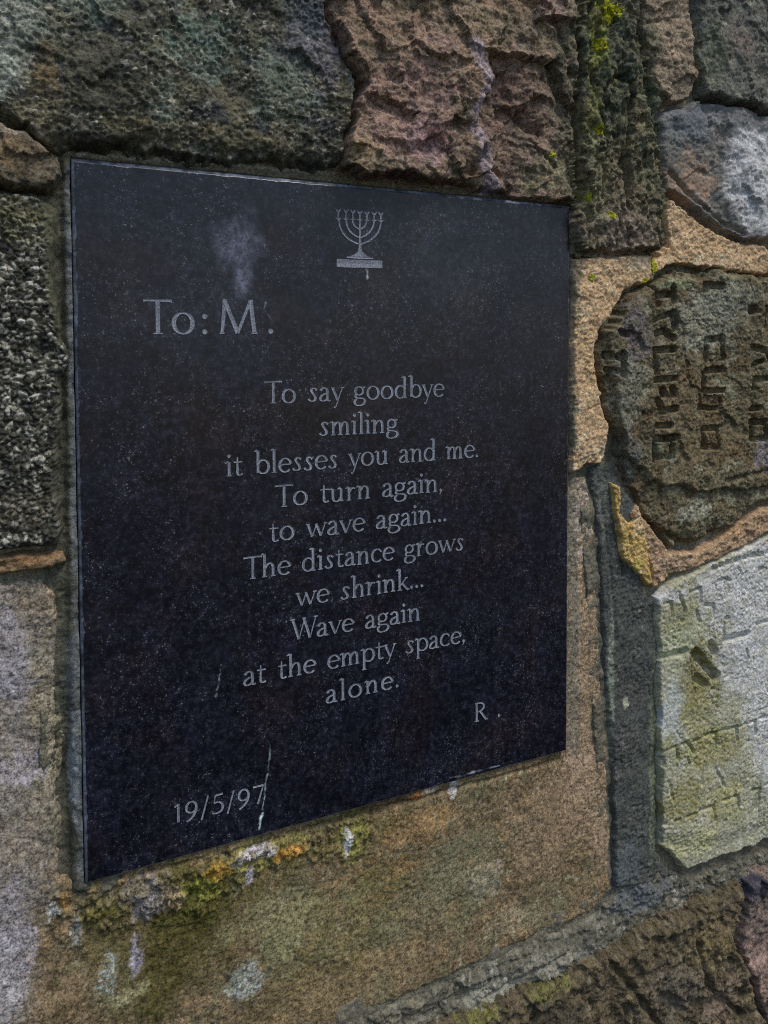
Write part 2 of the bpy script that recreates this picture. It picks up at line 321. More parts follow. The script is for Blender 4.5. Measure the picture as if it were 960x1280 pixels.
SPECS = [('grit_top',
  {'m': 'grit',
   'h': 8,
   'pts': [(-99.4, 620.6), (171.6, 687.9), (176.6, 604.9), (175.2, 592.3), (186.3, 568.0), (197.0, 548.3), (192.4, 527.4), (186.0, 512.2), (187.1, 489.2), (176.4, 486.5),
           (108.1, 484.7), (43.9, 482.9), (-9.4, 480.8), (-19.4, 485.1), (-22.9, 495.4), (-40.6, 497.1), (-103.0, 477.5)],
   'label': 'dark gritty stone',
   'r': 5,
   'drop': 6,
   'warp': 6,
   'dx': 0.9,
   'cols': [('38372d',), ('4a4636', 50, -0.1, 0.4), ('2f3030', 22, 0.0, 0.4), ('4b5349', 60, 0.15, 0.5)],
   'facets': [(30, 2.0, 0.8)],
   'rough': [(70, 6, 3, False, 1), (16, 3.4, 4, False, 0.7), (5, 1.3, 3, False, 0.8)],
   'pebbles': [(4.2, 1.5, 0.08, '63625a', 1.3), (2.2, 0.9, 0.09, '6d6a5c', 1.2)],
   'pebgate': 0.15,
   'paint': [('poly', [(-99.4, 620.6), (-15.4, 641.4), (-17.8, 568.9), (-19.6, 544.4), (-29.2, 516.4), (-40.6, 498.0), (-102.9, 481.1)], 8, '6f746a', 0.85, 0.5, 20),
             ('blob', -13.2, 526.0, 8.4, 19.6, '5a4b32', 0.6, 0.6, 10), ('blob', 81.5, 558.4, 32.7, 23.8, '4d5a50', 0.7, 0.6, 12),
             ('blob', 143.3, 537.9, 30.0, 27.8, '4a564c', 0.6, 0.6, 14), ('blob', 167.7, 569.6, 21.8, 39.5, '4a474d', 0.8, 0.4, 14),
             ('blob', 158.7, 590.5, 18.4, 16.8, '353c44', 0.7, 0.4, 12), ('blob', 29.5, 517.0, 30.0, 20.4, '26271f', 0.5, 0.6, 14),
             ('blob', 70.0, 498.8, 69.4, 9.5, '4f4731', 0.6, 0.5, 12), ('blob', 14.3, 484.8, 29.2, 6.1, '2a2418', 0.6, 0.4, 12)],
   'feat': [('poly', [(-99.4, 620.6), (-17.7, 640.9), (-20.9, 549.0), (-29.1, 518.8), (-40.6, 498.0), (-102.9, 481.1)], 4, 6), ('blob', 35.1, 561.0, 7.1, 8.1, 2.5),
            ('blob', 109.1, 573.6, 22.8, 16.2, 3), ('crack', [(-20.9, 478.6), (54.2, 489.2), (185.8, 488.5)], 5, 5, 1.5)]}),
 ('ledge_left',
  {'m': 'rough',
   'h': 10,
   'pts': [(-102.9, 474.3), (-40.7, 492.7), (-23.9, 491.4), (-16.4, 481.0), (-8.7, 477.0), (-6.2, 464.9), (-11.9, 454.0), (-23.8, 453.0), (-41.5, 455.3),
           (-103.6, 447.6)],
   'label': 'thin brown layered stone',
   'r': 6,
   'drop': 12,
   'warp': 5,
   'dx': 0.8,
   'cols': [('463f33',), ('544834', 25, 0, 0.4), ('4a463d', 14, 0.05, 0.4)],
   'rough': [(30, 5, 4, False, 0.9), (8, 1.6, 4, False, 0.9)],
   'paint': [('blob', -32.3, 474.5, 20.1, 9.7, '5a4932', 0.5, 0.5, 10), ('blob', -40.8, 487.9, 13.2, 4.8, '6f6658', 0.6, 0.5, 10)],
   'facets': [(16, 3, 0.5)]}),
 ('pebble_left',
  {'m': 'agg',
   'h': 5,
   'pts': [(-104.1, 447.1), (-41.5, 454.8), (-21.3, 453.1), (-8.1, 445.7), (-8.0, 423.2), (-9.1, 393.0), (-8.2, 362.7), (-3.2, 354.6), (-3.3, 346.4), (-7.8, 337.3),
           (-8.9, 301.7), (-9.5, 270.9), (-9.1, 240.0), (-12.2, 227.9), (-46.3, 228.2), (-109.6, 232.6)],
   'label': 'dark block studded with pale pebbles',
   'r': 9,
   'drop': 14,
   'warp': 2.5,
   'dx': 0.7,
   'cols': [('2e2e28',), ('3a3930', 25, 0, 0.4), ('2a2a27', 12, 0.1, 0.4)],
   'rough': [(50, 4, 3, False, 1), (6, 1.2, 3, False, 1)],
   'pebbles': [(4.2, 2.4, 0.24, '75736a', 1.1), (2.5, 1.4, 0.24, '6b695e', 1.0)],
   'pebgate': 0.9,
   'paint': [('blob', -28.5, 436.8, 27.2, 19.7, '4d4a32', 0.7, 0.5, 8),
             ('poly', [(-19.9, 454.2), (-0.3, 455.9), (-2.2, 357.6), (-9.7, 360.2), (-15.8, 382.8), (-16.9, 422.7)], 3, '3d3d2e', 0.9, 0.3, 8),
             ('poly', [(-14.0, 332.4), (-2.5, 337.2), (-4.7, 224.0), (-16.1, 225.3), (-18.0, 271.6)], 3, '35352c', 0.85, 0.3, 8),
             ('blob', -38.6, 273.1, 13.6, 30.0, '30302c', 0.4, 0.5, 10), ('blob', -27.7, 252.0, 27.8, 15.2, '3c3628', 0.5, 0.5, 10)],
   'feat': [('blob', -16.4, 352.6, 8.4, 7.1, -4)],
   'quiet': [(-18.1, 454.4), (2.1, 456.1), (0.3, 360.2), (-9.7, 360.2), (-14.9, 382.8), (-15.9, 422.8)]}),
 ('joint_left',
  {'m': 'mort',
   'h': 3,
   'pts': [(-109.9, 231.7), (-46.4, 226.8), (-21.1, 225.9), (-9.3, 224.1), (-6.5, 217.5), (-19.1, 210.7), (-46.7, 211.7), (-110.2, 216.6)],
   'name': 'mortar',
   'label': 'orange brown mortar joint',
   'r': 6,
   'drop': 10,
   'warp': 2.5,
   'dx': 0.8,
   'cols': [('5c4933',), ('66553c', 14, 0, 0.4), ('4e4436', 9, 0.1, 0.4)],
   'rough': [(14, 3, 4, False, 0.6), (4, 1, 3, False, 1)],
   'feat': [('crack', [(-89.8, 216.8), (-46.7, 212.2), (-28.4, 212.4), (-19.0, 214.3)], 1.1, 5, 1.5)],
   'paint': [('blob', -30.5, 221.4, 13.9, 2.5, '6c4e2d', 0.7, 0.4, 8)]}),
 ('big_low',
  {'m': 'sand',
   'h': -4,
   'pts': [(-111.1, 212.9), (-46.7, 207.4), (-23.5, 205.9), (-13.2, 197.7), (-10.7, 175.2), (-14.1, 149.3), (-10.9, 111.4), (-13.5, 79.9), (-15.3, 37.3), (-13.9, 7.2),
           (-3.2, -5.3), (12.1, 2.2), (14.9, 160.4), (385.2, 205.5), (404.1, 244.0), (426.4, 242.4), (435.3, 164.5), (443.8, 53.5), (451.1, -22.3), (454.6, -90.9),
           (455.2, -142.5), (430.0, -161.1), (344.6, -162.2), (265.3, -169.2), (183.4, -169.7), (97.3, -221.6), (-119.7, -123.8)],
   'label': 'large brown and lilac sandstone block',
   'r': 6,
   'drop': 8,
   'warp': 4.5,
   'dx': 0.9,
   'gap': 1.0,
   'micro': 0.5,
   'cols': [('5b4d37',), ('4f4c36', 40, -0.1, 0.35), ('69563a', 24, 0.1, 0.4), ('443c26', 13, 0.08, 0.45), ('6f6c58', 9, 0.2, 0.5)],
   'grain': 0.24,
   'rough': [(120, 5, 3, False, 1), (26, 1.8, 3, False, 1), (7, 0.5, 3, False, 1), (2.4, 0.5, 2, False, 1)],
   'paint': [('poly', [(-110.7, 229.2), (-18.7, 210.5), (-12.3, 164.9), (-15.8, 59.0), (-22.7, 7.1), (-33.1, -32.6), (-39.1, -95.0), (-118.2, -63.9)], 16, '6a655f', 0.9,
              0.35, 22),
             ('blob', -23.9, 187.7, 16.3, 22.9, '665b49', 0.8, 0.4, 14), ('blob', -23.0, 113.9, 12.7, 52.7, '6a624e', 0.8, 0.45, 12),
             ('blob', -41.2, 33.8, 19.3, 26.2, '62594a', 0.6, 0.5, 10), ('blob', -35.4, 85.0, 14.4, 15.7, '7b7882', 0.6, 0.5, 10),
             ('blob', -47.3, -38.4, 14.7, 63.3, '7f7c84', 0.7, 0.4, 18), ('blob', -41.0, 154.0, 14.0, 31.0, '817e88', 0.5, 0.4, 18),
             ('poly', [(404.1, 246.1), (427.3, 244.5), (437.1, 164.3), (449.8, 15.3), (456.2, -61.1), (455.1, -136.4), (395.6, -45.7), (405.7, 24.4)], 9, '75634e', 0.9,
              0.4, 12),
             ('poly', [(404.1, 246.1), (412.9, 245.5), (418.6, -7.5), (406.0, -11.9)], 3, '4f5048', 0.8, 0.4, 12),
             ('blob', 420.4, 202.1, 12.7, 35.8, '837a70', 0.7, 0.4, 10), ('blob', 426.9, -24.1, 28.4, 29.6, '7b6855', 0.6, 0.4, 12),
             ('blob', 386.9, -65.2, 54.5, 50.7, '6b5a44', 0.7, 0.4, 12), ('blob', 221.9, -63.1, 33.1, 22.8, '6f542f', 0.6, 0.6, 8),
             ('blob', 250.7, -28.6, 37.9, 14.5, '775d38', 0.7, 0.5, 10), ('blob', 315.8, -94.6, 21.8, 18.1, '7f796c', 0.7, 0.75, 4),
             ('blob', 288.3, -72.7, 48.3, 27.2, '53543f', 0.7, 0.5, 12), ('blob', 265.4, -99.6, 70.8, 33.7, '5c5a40', 0.5, 0.5, 14),
             ('poly',
              [(-0.7, -5.0), (105.8, -8.8), (194.5, -7.2), (250.8, -8.9), (236.2, -31.3), (154.8, -40.0), (123.4, -55.0), (98.9, -89.1), (47.3, -117.4), (20.6, -107.2),
               (1.1, -44.1)],
              14, '45401f', 0.75, 0.5, 12),
             ('poly', [(43.4, -12.8), (99.8, -17.8), (87.5, -61.4), (64.2, -94.6), (41.8, -121.1), (31.5, -88.5), (40.2, -45.9)], 8, '34310f', 0.85, 0.4, 10),
             ('blob', 70.7, -38.4, 35.4, 31.9, '3a3714', 0.9, 0.4, 10), ('blob', 180.6, -92.0, 63.1, 44.4, '55522f', 0.6, 0.55, 9),
             ('blob', 160.5, -135.7, 55.3, 25.2, '5a4e30', 0.6, 0.5, 9), ('blob', 76.5, -28.5, 16.6, 12.8, '5f611f', 0.8, 0.5, 6),
             ('blob', 9.1, -24.6, 13.9, 9.9, '3f3d14', 0.95, 0.4, 6), ('blob', 194.4, -23.1, 15.4, 22.9, '62602a', 0.85, 0.5, 7),
             ('blob', 123.7, -18.7, 38.0, 13.3, '6a6630', 0.7, 0.5, 8), ('blob', 21.7, -45.4, 27.4, 22.4, '4a4226', 0.6, 0.5, 10),
             ('blob', 55.2, -26.6, 10.3, 11.5, '84705a', 0.75, 0.6, 5), ('blob', 39.0, -22.8, 14.5, 17.0, '6c676c', 0.7, 0.6, 5),
             ('blob', 31.9, -65.9, 5.0, 13.6, '807b8a', 0.75, 0.5, 4), ('blob', 12.4, -71.4, 7.6, 16.7, '727a74', 0.8, 0.85, 3),
             ('blob', 110.6, -108.3, 15.3, 14.5, '77827f', 0.85, 0.85, 3), ('blob', -6.2, -33.4, 4.2, 12.0, '747a7a', 0.75, 0.7, 4),
             ('blob', -12.3, -11.2, 4.1, 6.5, '7a5a20', 0.9, 0.4, 6), ('blob', -20.2, -15.3, 5.1, 5.4, '8d928f', 0.8, 0.4, 6),
             ('blob', 116.5, -15.4, 17.5, 6.0, '8b8590', 0.75, 0.7, 4), ('blob', 190.4, -26.4, 3.5, 12.7, 'a3a2a4', 0.9, 0.3, 8),
             ('blob', 112.7, -30.6, 3.8, 7.2, '8d8696', 0.8, 0.3, 6), ('blob', 26.2, -89.4, 16.8, 5.6, '85815f', 0.6, 0.6, 6),
             ('blob', 135.6, -71.1, 32.7, 30.6, '6c6a4a', 0.6, 0.5, 10), ('blob', 285.2, -6.8, 4.7, 10.8, 'a3a4aa', 0.9, 0.3, 8),
             ('blob', 254.5, -5.2, 30.3, 5.3, '4a3c28', 0.8, 0.4, 8), ('blob', 261.8, -3.7, 9.2, 4.6, '8a8478', 0.7, 0.4, 6),
             ('blob', 250.8, -3.6, 7.5, 4.6, '8a5524', 0.8, 0.3, 6), ('blob', 222.1, -4.8, 36.3, 9.0, '352c1c', 0.6, 0.5, 8),
             ('blob', 142.3, -21.0, 14.3, 6.1, '8a601f', 0.85, 0.4, 6), ('blob', 88.1, -17.3, 10.8, 8.2, '8a6a1e', 0.8, 0.4, 6),
             ('blob', 11.8, -14.4, 64.2, 6.6, '504a36', 0.5, 0.5, 8), ('blob', 200.6, -143.8, 87.7, 19.4, '685a3e', 0.5, 0.5, 12),
             ('blob', 352.9, -141.4, 44.4, 14.3, '7a7058', 0.5, 0.5, 10)],
   'feat': [('crust',
             [(-8.2, -5.4), (49.0, -5.8), (123.9, -7.9), (201.3, -5.8), (215.0, -25.5), (194.4, -39.0), (136.0, -31.4), (99.5, -41.5), (76.1, -51.8), (11.4, -39.2),
              (-6.1, -25.2)],
             3.5),
            ('crust', [(-22.8, 1.8), (-3.3, -6.9), (1.0, -49.6), (-13.8, -39.1), (-25.6, -18.9)], 3), ('blob', 76.7, -14.0, 23.6, 11.6, 2.5),
            ('blob', 9.1, -24.6, 10.7, 8.3, 2), ('blob', 48.7, -22.9, 34.1, 10.3, 2), ('blob', 123.8, -12.7, 31.6, 8.4, 1.5),
            ('crack', [(429.9, -54.4), (452.0, -22.6)], 0.8, 1.5, 1.5), ('blob', -23.5, -35.8, 50.9, 32.3, -2),
            ('crack', [(-12.7, 196.6), (-12.2, 148.9), (-16.4, 80.5), (-15.0, 26.4)], 2.5, 4, 1.5),
            ('crack', [(14.6, -4.1), (105.8, -8.8), (222.1, -8.0), (395.3, -9.4)], 2.2, 2.5, 1.5)]}),
 ('rough_top',
  {'m': 'rough',
   'h': 8,
   'pts': [(180.9, 690.2), (397.4, 744.0), (398.1, 646.1), (403.5, 607.3), (399.6, 566.9), (401.7, 513.7), (399.4, 478.6), (391.8, 475.3), (334.0, 478.6), (295.8, 486.8),
           (245.5, 487.7), (198.6, 485.1), (187.1, 488.7), (188.5, 512.5), (197.6, 533.9), (200.9, 548.8), (190.1, 568.6), (179.0, 592.9)],
   'label': 'rough pinkish brown stone with a broken face',
   'r': 4,
   'drop': 5,
   'warp': 7,
   'dx': 0.9,
   'micro': 0.7,
   'facets': [(38, 5, 1), (17, 2.4, 1)],
   'cols': [('625141',), ('655249', 40, -0.05, 0.35), ('4f4636', 24, 0.05, 0.4), ('57524a', 14, 0.15, 0.5)],
   'rough': [(80, 10, 4, False, 1), (30, 5, 5, True, 0.9), (9, 1.1, 4, False, 0.8), (3.5, 0.8, 3, False, 1)],
   'paint': [('blob', 225.2, 531.6, 40.6, 35.5, '6d564f', 0.6, 0.5, 14), ('blob', 252.5, 510.8, 24.6, 15.1, '7a6064', 0.6, 0.5, 10),
             ('blob', 198.7, 499.1, 16.3, 11.7, '6b5c3e', 0.6, 0.5, 8),
             ('line', [(294.2, 589.8), (304.6, 560.3), (294.2, 534.1), (303.2, 510.1), (316.9, 482.9)], 9, '6e656e', 0.85, 0.5, 8),
             ('poly', [(306.8, 585.6), (373.5, 589.5), (400.6, 553.7), (397.7, 483.1), (334.0, 479.9), (312.3, 504.7), (303.2, 535.1)], 8, '4b4038', 0.7, 0.5, 14),
             ('blob', 333.7, 564.4, 23.6, 25.5, '4f3d36', 0.6, 0.5, 12), ('blob', 374.1, 501.0, 33.2, 23.1, '54523a', 0.8, 0.5, 10),
             ('blob', 397.0, 579.8, 22.2, 72.9, '3f4030', 0.85, 0.5, 10), ('blob', 395.0, 499.7, 13.6, 33.4, '4c4c3a', 0.8, 0.5, 8),
             ('blob', 341.3, 616.5, 63.7, 15.9, '4c4a38', 0.6, 0.5, 12), ('blob', 273.9, 610.9, 50.9, 18.2, '5d523f', 0.7, 0.5, 10),
             ('blob', 259.6, 517.7, 9.9, 7.3, '4a2c22', 0.7, 0.4, 6)],
   'feat': [('poly', [(183.8, 662.8), (284.7, 685.8), (295.7, 590.1), (303.1, 560.1), (294.2, 534.1), (301.7, 506.8), (284.7, 489.5), (182.6, 480.1)], 7, 6),
            ('slope', [(303.1, 590.0), (373.5, 590.8), (402.3, 553.9), (399.4, 479.9), (334.0, 477.3), (314.6, 501.8), (297.2, 534.4), (312.2, 562.6)], -11, 70),
            ('blob', 303.2, 547.7, 7.5, 43.7, 4), ('blob', 349.5, 540.8, 14.5, 12.9, -5), ('crack', [(345.5, 546.7), (356.0, 535.1), (365.7, 533.0)], 3, 6, 1.5),
            ('crack', [(295.8, 493.7), (303.2, 510.1)], 3, 7, 1.5), ('crack', [(273.9, 635.1), (333.4, 640.4), (381.6, 623.4), (394.4, 586.1)], 3, 5, 1.5),
            ('blob', 238.7, 503.3, 20.7, 8.4, -5)]}),
 ('mossy',
  {'m': 'rough',
   'h': 6,
   'pts': [(402.4, 746.3), (456.6, 759.8), (463.2, 658.9), (470.9, 632.7), (484.6, 593.0), (492.8, 551.7), (500.1, 509.7), (501.9, 452.4), (494.3, 441.9), (436.6, 439.6),
           (398.0, 433.5), (396.9, 472.0), (404.5, 477.3), (406.8, 514.6), (404.7, 568.1), (408.6, 608.8)],
   'label': 'dark mossy stone with upright cracks',
   'r': 3,
   'drop': 2.5,
   'warp': 13,
   'dx': 1.0,
   'facets': [(26, 3.4, 2.4), (12, 1.2, 2)],
   'micro': 0.7,
   'cols': [('413f30',), ('575039', 22, -0.05, 0.35), ('30342a', 14, 0.05, 0.4)],
   'rough': [(60, 8, 4, False, 2.2), (22, 6, 5, True, 2.0), (6, 1.2, 3, False, 1.2)],
   'paint': [('blob', 433.2, 592.4, 31.4, 47.5, '30372c', 0.7, 0.4, 10), ('blob', 421.5, 621.0, 12.4, 40.3, '5a5c22', 0.8, 0.6, 5),
             ('blob', 416.0, 556.2, 8.8, 47.2, '565426', 0.7, 0.65, 5), ('blob', 422.8, 482.1, 17.7, 34.2, '565430', 0.6, 0.6, 5),
             ('blob', 445.4, 459.6, 68.3, 34.8, '62564a', 0.85, 0.5, 10), ('blob', 449.5, 501.6, 45.7, 27.7, '544c3a', 0.6, 0.5, 8),
             ('blob', 418.2, 502.2, 12.3, 40.8, '5c5a44', 0.7, 0.5, 8), ('blob', 481.8, 522.2, 15.2, 35.3, '50503c', 0.6, 0.5, 8),
             ('blob', 485.8, 572.0, 13.4, 21.1, '3f4a3c', 0.7, 0.4, 8)],
   'feat': [('crack', [(405.2, 608.3), (402.2, 554.4), (405.4, 480.7)], 2.5, 9, 1.5),
            ('crack', [(444.0, 594.0), (457.7, 582.2), (460.7, 561.8), (453.9, 519.4), (458.9, 478.0)], 2.5, 8, 1.5),
            ('crack', [(421.4, 631.0), (417.6, 576.6), (431.2, 530.8), (429.0, 482.6)], 2, 5, 1.5),
            ('crack', [(471.1, 618.8), (482.9, 578.7), (489.2, 537.1)], 2, 6, 1.5)]}),
 ('brown_tr',
  {'m': 'sand',
   'h': 8,
   'pts': [(463.8, 760.5), (530.1, 777.0), (531.9, 670.9), (535.6, 628.5), (533.3, 586.3), (505.9, 574.1), (495.2, 581.2), (488.2, 599.9), (474.6, 632.6),
           (466.9, 658.8)],
   'label': 'brown stone at the top right',
   'r': 3,
   'drop': 5,
   'warp': 7,
   'dx': 1.1,
   'facets': [(24, 2.5, 0.7)],
   'cols': [('645848',), ('7b6a57', 20, 0, 0.4), ('514b3c', 14, 0.1, 0.4)],
   'rough': [(40, 5, 4, False, 1), (10, 3, 4, False, 0.5), (4, 1, 3, False, 1)],
   'paint': [('blob', 478.6, 612.4, 20.9, 48.6, '3f4132', 0.85, 0.5, 8), ('blob', 527.3, 591.3, 20.1, 14.4, '4a463c', 0.6, 0.5, 8)],
   'feat': [('crack', [(469.0, 638.5), (516.4, 653.8)], 1.5, 2, 1.5)]}),
 ('grey_tr',
  {'m': 'grit',
   'h': 12,
   'pts': [(533.8, 775.8), (817.9, 846.4), (826.4, 616.5), (628.3, 583.6), (584.7, 584.7), (549.2, 588.8), (538.3, 627.6)],
   'label': 'dark grey stone in the top right corner',
   'r': 6,
   'drop': 9,
   'warp': 6,
   'dx': 1.2,
   'facets': [(40, 4, 1)],
   'cols': [('484842',), ('45463f', 30, 0, 0.4), ('5d5a50', 18, 0.1, 0.4)],
   'rough': [(50, 5, 4, False, 1), (12, 2.6, 4, False, 1), (4, 1.4, 3, False, 1)],
   'paint': [('blob', 552.6, 622.6, 20.7, 43.3, '454a3a', 0.7, 0.5, 8), ('blob', 588.8, 643.1, 21.6, 18.4, '5a4a44', 0.5, 0.5, 8)],
   'feat': [('crack', [(539.6, 670.8), (534.3, 626.9)], 3, 5, 1.5)]}),
 ('grey_blue',
  {'m': 'lime',
   'h': 6,
   'pts': [(502.2, 567.0), (549.8, 583.3), (636.0, 581.6), (836.7, 604.1), (842.5, 447.6), (638.9, 457.9), (599.7, 461.0), (569.5, 469.0), (533.1, 487.9), (507.1, 496.0),
           (501.9, 524.2)],
   'label': 'grey stone with a whitened right face',
   'r': 4,
   'drop': 5,
   'warp': 6,
   'dx': 1.1,
   'facets': [(34, 3, 0.8)],
   'cols': [('595752',), ('545049', 30, 0, 0.4), ('6d6a66', 16, 0.1, 0.4)],
   'rough': [(50, 6, 4, False, 1), (14, 3, 4, False, 0.6), (4, 1, 3, False, 1)],
   'paint': [('poly', [(586.9, 559.0), (636.3, 568.6), (837.2, 592.2), (842.2, 454.5), (638.8, 460.2), (605.1, 467.5), (572.1, 501.4)], 9, '97989b', 0.9, 0.35, 14),
             ('blob', 529.9, 559.7, 30.2, 18.1, '4d5258', 0.8, 0.4, 10), ('blob', 535.8, 509.3, 35.5, 25.6, '755f4c', 0.8, 0.5, 10),
             ('blob', 576.0, 572.6, 74.4, 10.4, '4c4f54', 0.6, 0.4, 10), ('blob', 515.4, 532.8, 11.9, 28.8, '474c46', 0.7, 0.4, 8)],
   'feat': [('poly', [(576.1, 568.9), (836.8, 600.7), (842.2, 454.5), (638.9, 458.7), (599.6, 465.6), (566.8, 500.9)], 5, 8),
            ('crack', [(510.8, 514.3), (541.2, 491.4), (572.6, 475.2), (605.1, 464.4)], 2, 6, 1.5)]}),
 ('pink_mortar',
  {'m': 'mort',
   'h': 4,
   'pts': [(399.7, 429.8), (438.4, 435.7), (499.3, 436.6), (509.9, 449.4), (508.3, 487.8), (535.3, 481.0), (569.8, 461.8), (641.6, 451.2), (846.0, 441.8), (847.1, 412.9),
           (642.1, 426.1), (554.7, 429.5), (519.1, 427.3), (492.8, 417.5), (466.3, 408.0), (443.4, 384.8), (428.3, 369.9), (428.6, 330.0), (430.6, 308.9), (443.6, 283.7),
           (437.5, 252.0), (417.7, 251.9), (401.1, 247.4)],
   'name': 'mortar',
   'label': 'broad pinkish mortar joint',
   'r': 4,
   'drop': 7,
   'warp': 5,
   'dx': 0.9,
   'pebbles': [(2.4, 0.9, 0.1, '9a8872', 1)],
   'pebgate': 0.0,
   'cols': [('917858',), ('9c8365', 25, 0, 0.4), ('75624a', 12, 0.12, 0.45)],
   'grain': 0.24,
   'rough': [(40, 3, 3, False, 1), (10, 1.8, 4, False, 1), (3.5, 1.0, 3, False, 1)],
   'paint': [('blob', 403.2, 416.3, 6.1, 34.1, '45483a', 0.8, 0.4, 8), ('blob', 401.6, 295.9, 4.3, 48.5, '4a4a3e', 0.8, 0.4, 8),
             ('blob', 421.5, 330.2, 8.9, 41.9, '93784f', 0.5, 0.5, 10), ('blob', 475.4, 429.7, 18.9, 7.1, '7c7766', 0.6, 0.5, 8),
             ('blob', 529.1, 428.4, 28.3, 4.4, '3d2a20', 0.8, 0.3, 8)],
   'feat': [('crack', [(401.4, 431.9), (452.0, 437.1), (489.5, 442.6)], 1, 3, 1.5),
            ('poly', [(494.7, 420.5), (506.2, 429.6), (532.1, 433.7), (554.7, 432.5), (561.1, 424.5), (524.3, 418.7)], -14, 1.5),
            ('crack', [(554.7, 431.0), (588.7, 423.3)], 1.2, 5, 1), ('crack', [(417.7, 250.4), (429.3, 255.3), (432.9, 262.2)], 1, 4, 1.5),
            ('crack', [(417.3, 300.9), (430.7, 304.7)], 0.7, 2, 1.5), ('crack', [(508.8, 454.5), (515.9, 440.3), (526.0, 434.9)], 1, 2.5, 1.5)]}),
 ('carved_up',
  {'m': 'rough',
   'h': 4,
   'pts': [(524.1, 426.0), (554.7, 428.7), (642.2, 424.5), (847.2, 409.4), (854.3, 217.7), (647.4, 201.2), (618.9, 194.1), (580.6, 175.8), (548.9, 166.8), (518.0, 171.7),
           (490.0, 194.0), (478.1, 216.4), (458.8, 243.4), (451.9, 283.3), (436.1, 305.2), (432.2, 330.0), (431.9, 368.5), (446.2, 382.0), (470.0, 406.0),
           (496.7, 416.2)],
   'name': 'carved_stone',
   'top': 1,
   'cat': 'carved stone',
   'label': 'weathered brown stone with upright columns of worn carved Hebrew letters',
   'r': 4,
   'drop': 7,
   'warp': 6,
   'dx': 0.75,
   'facets': [(45, 2.5, 1)],
   'cols': [('4c4633',), ('453a28', 30, -0.02, 0.35), ('5d5c4a', 18, 0.1, 0.4), ('38372c', 12, 0.1, 0.45)],
   'rough': [(70, 5, 3, False, 1), (20, 2.6, 3, False, 1), (7, 1.1, 3, False, 1), (3.4, 0.8, 2, False, 1)],
   'feat': [('poly',
             [(431.7, 379.0), (504.5, 416.5), (575.9, 422.8), (642.3, 421.4), (847.3, 406.8), (854.2, 220.4), (647.0, 218.2), (558.5, 217.3), (487.5, 234.0),
              (453.9, 265.3)],
             6, 3),
            ('blob', 558.9, 194.2, 53.1, 13.9, 4), ('crack', [(585.0, 226.8), (607.0, 229.9), (640.9, 232.3)], 2.5, 4, 1.5),
            ('crack', [(490.0, 193.3), (538.5, 166.4), (586.0, 178.3)], 3, 5, 1.5),
            ('groove', [(490.0, 408.7), (490.2, 393.8)], 3.9099999999999997, 11.700000000000001, 0.8),
            ('groove', [(511.8, 409.9), (512.0, 396.8)], 3.6799999999999997, 10.4, 0.8),
            ('groove', [(490.1, 401.5), (511.9, 404.1)], 3.4499999999999997, 9.360000000000001, 0.8),
            ('groove', [(488.8, 379.8), (506.6, 385.4)], 2.9899999999999998, 8.84, 0.8), ('groove', [(512.1, 386.3), (513.0, 372.3)], 3.6799999999999997, 10.4, 0.8),
            ('groove', [(492.2, 367.8), (501.9, 369.8), (511.8, 363.0)], 3.4499999999999997, 8.84, 0.8),
            ('groove', [(512.6, 353.2), (489.8, 352.3), (490.7, 332.6)], 3.4499999999999997, 8.84, 0.8),
            ('groove', [(489.5, 325.4), (515.7, 326.6)], 2.9899999999999998, 8.84, 0.8), ('groove', [(497.7, 315.5), (499.4, 313.2)], 4.6, 11.700000000000001, 0.8),
            ('groove', [(510.9, 315.9), (511.9, 312.9)], 4.6, 11.700000000000001, 0.8),
            ('groove', [(491.4, 307.1), (498.0, 297.1), (516.1, 298.5)], 3.4499999999999997, 8.84, 0.8),
            ('groove', [(491.7, 283.4), (509.7, 283.9)], 2.9899999999999998, 8.84, 0.8),
            ('groove', [(517.2, 271.6), (491.9, 271.5), (492.1, 253.3)], 3.6799999999999997, 10.4, 0.8),
            ('groove', [(513.2, 271.8), (513.4, 254.0)], 3.4499999999999997, 9.360000000000001, 0.8),
            ('groove', [(497.0, 254.2), (511.8, 254.6)], 2.9899999999999998, 8.84, 0.8),
            ('groove', [(552.3, 408.2), (552.2, 413.2), (573.2, 412.4)], 3.4499999999999997, 9.879999999999999, 0.8),
            ('groove', [(552.1, 343.1), (551.7, 361.7), (569.9, 363.2)], 3.4499999999999997, 10.4, 0.8),
            ('groove', [(575.2, 364.5), (576.3, 345.4)], 3.4499999999999997, 8.84, 0.8),
            ('groove', [(575.8, 334.0), (551.2, 333.0), (550.8, 315.4)], 3.4499999999999997, 9.879999999999999, 0.8),
            ('groove', [(555.0, 314.0), (575.1, 314.3)], 2.76, 8.84, 0.8), ('groove', [(546.4, 310.5), (546.7, 295.4)], 2.76, 8.84, 0.8),
            ('groove', [(550.1, 298.3), (568.3, 297.2)], 2.76, 8.84, 0.8),
            ('groove', [(570.8, 278.7), (551.5, 278.0), (551.4, 261.8), (570.4, 259.7), (570.4, 277.7)], 2.9899999999999998, 8.84, 0.8),
            ('groove', [(612.8, 392.4), (620.2, 391.5)], 5.75, 10.4, 0.8), ('groove', [(633.4, 391.8), (634.9, 376.6)], 3.6799999999999997, 8.84, 0.8),
            ('groove', [(611.7, 355.6), (635.5, 351.9), (643.4, 339.7)], 3.4499999999999997, 9.879999999999999, 0.8),
            ('groove', [(614.0, 337.4), (625.9, 341.4)], 2.9899999999999998, 8.84, 0.8),
            ('groove', [(614.4, 315.2), (615.0, 323.8), (640.7, 324.4)], 3.2199999999999998, 9.360000000000001, 0.8),
            ('groove', [(613.0, 295.1), (625.4, 295.7)], 2.76, 8.84, 0.8),
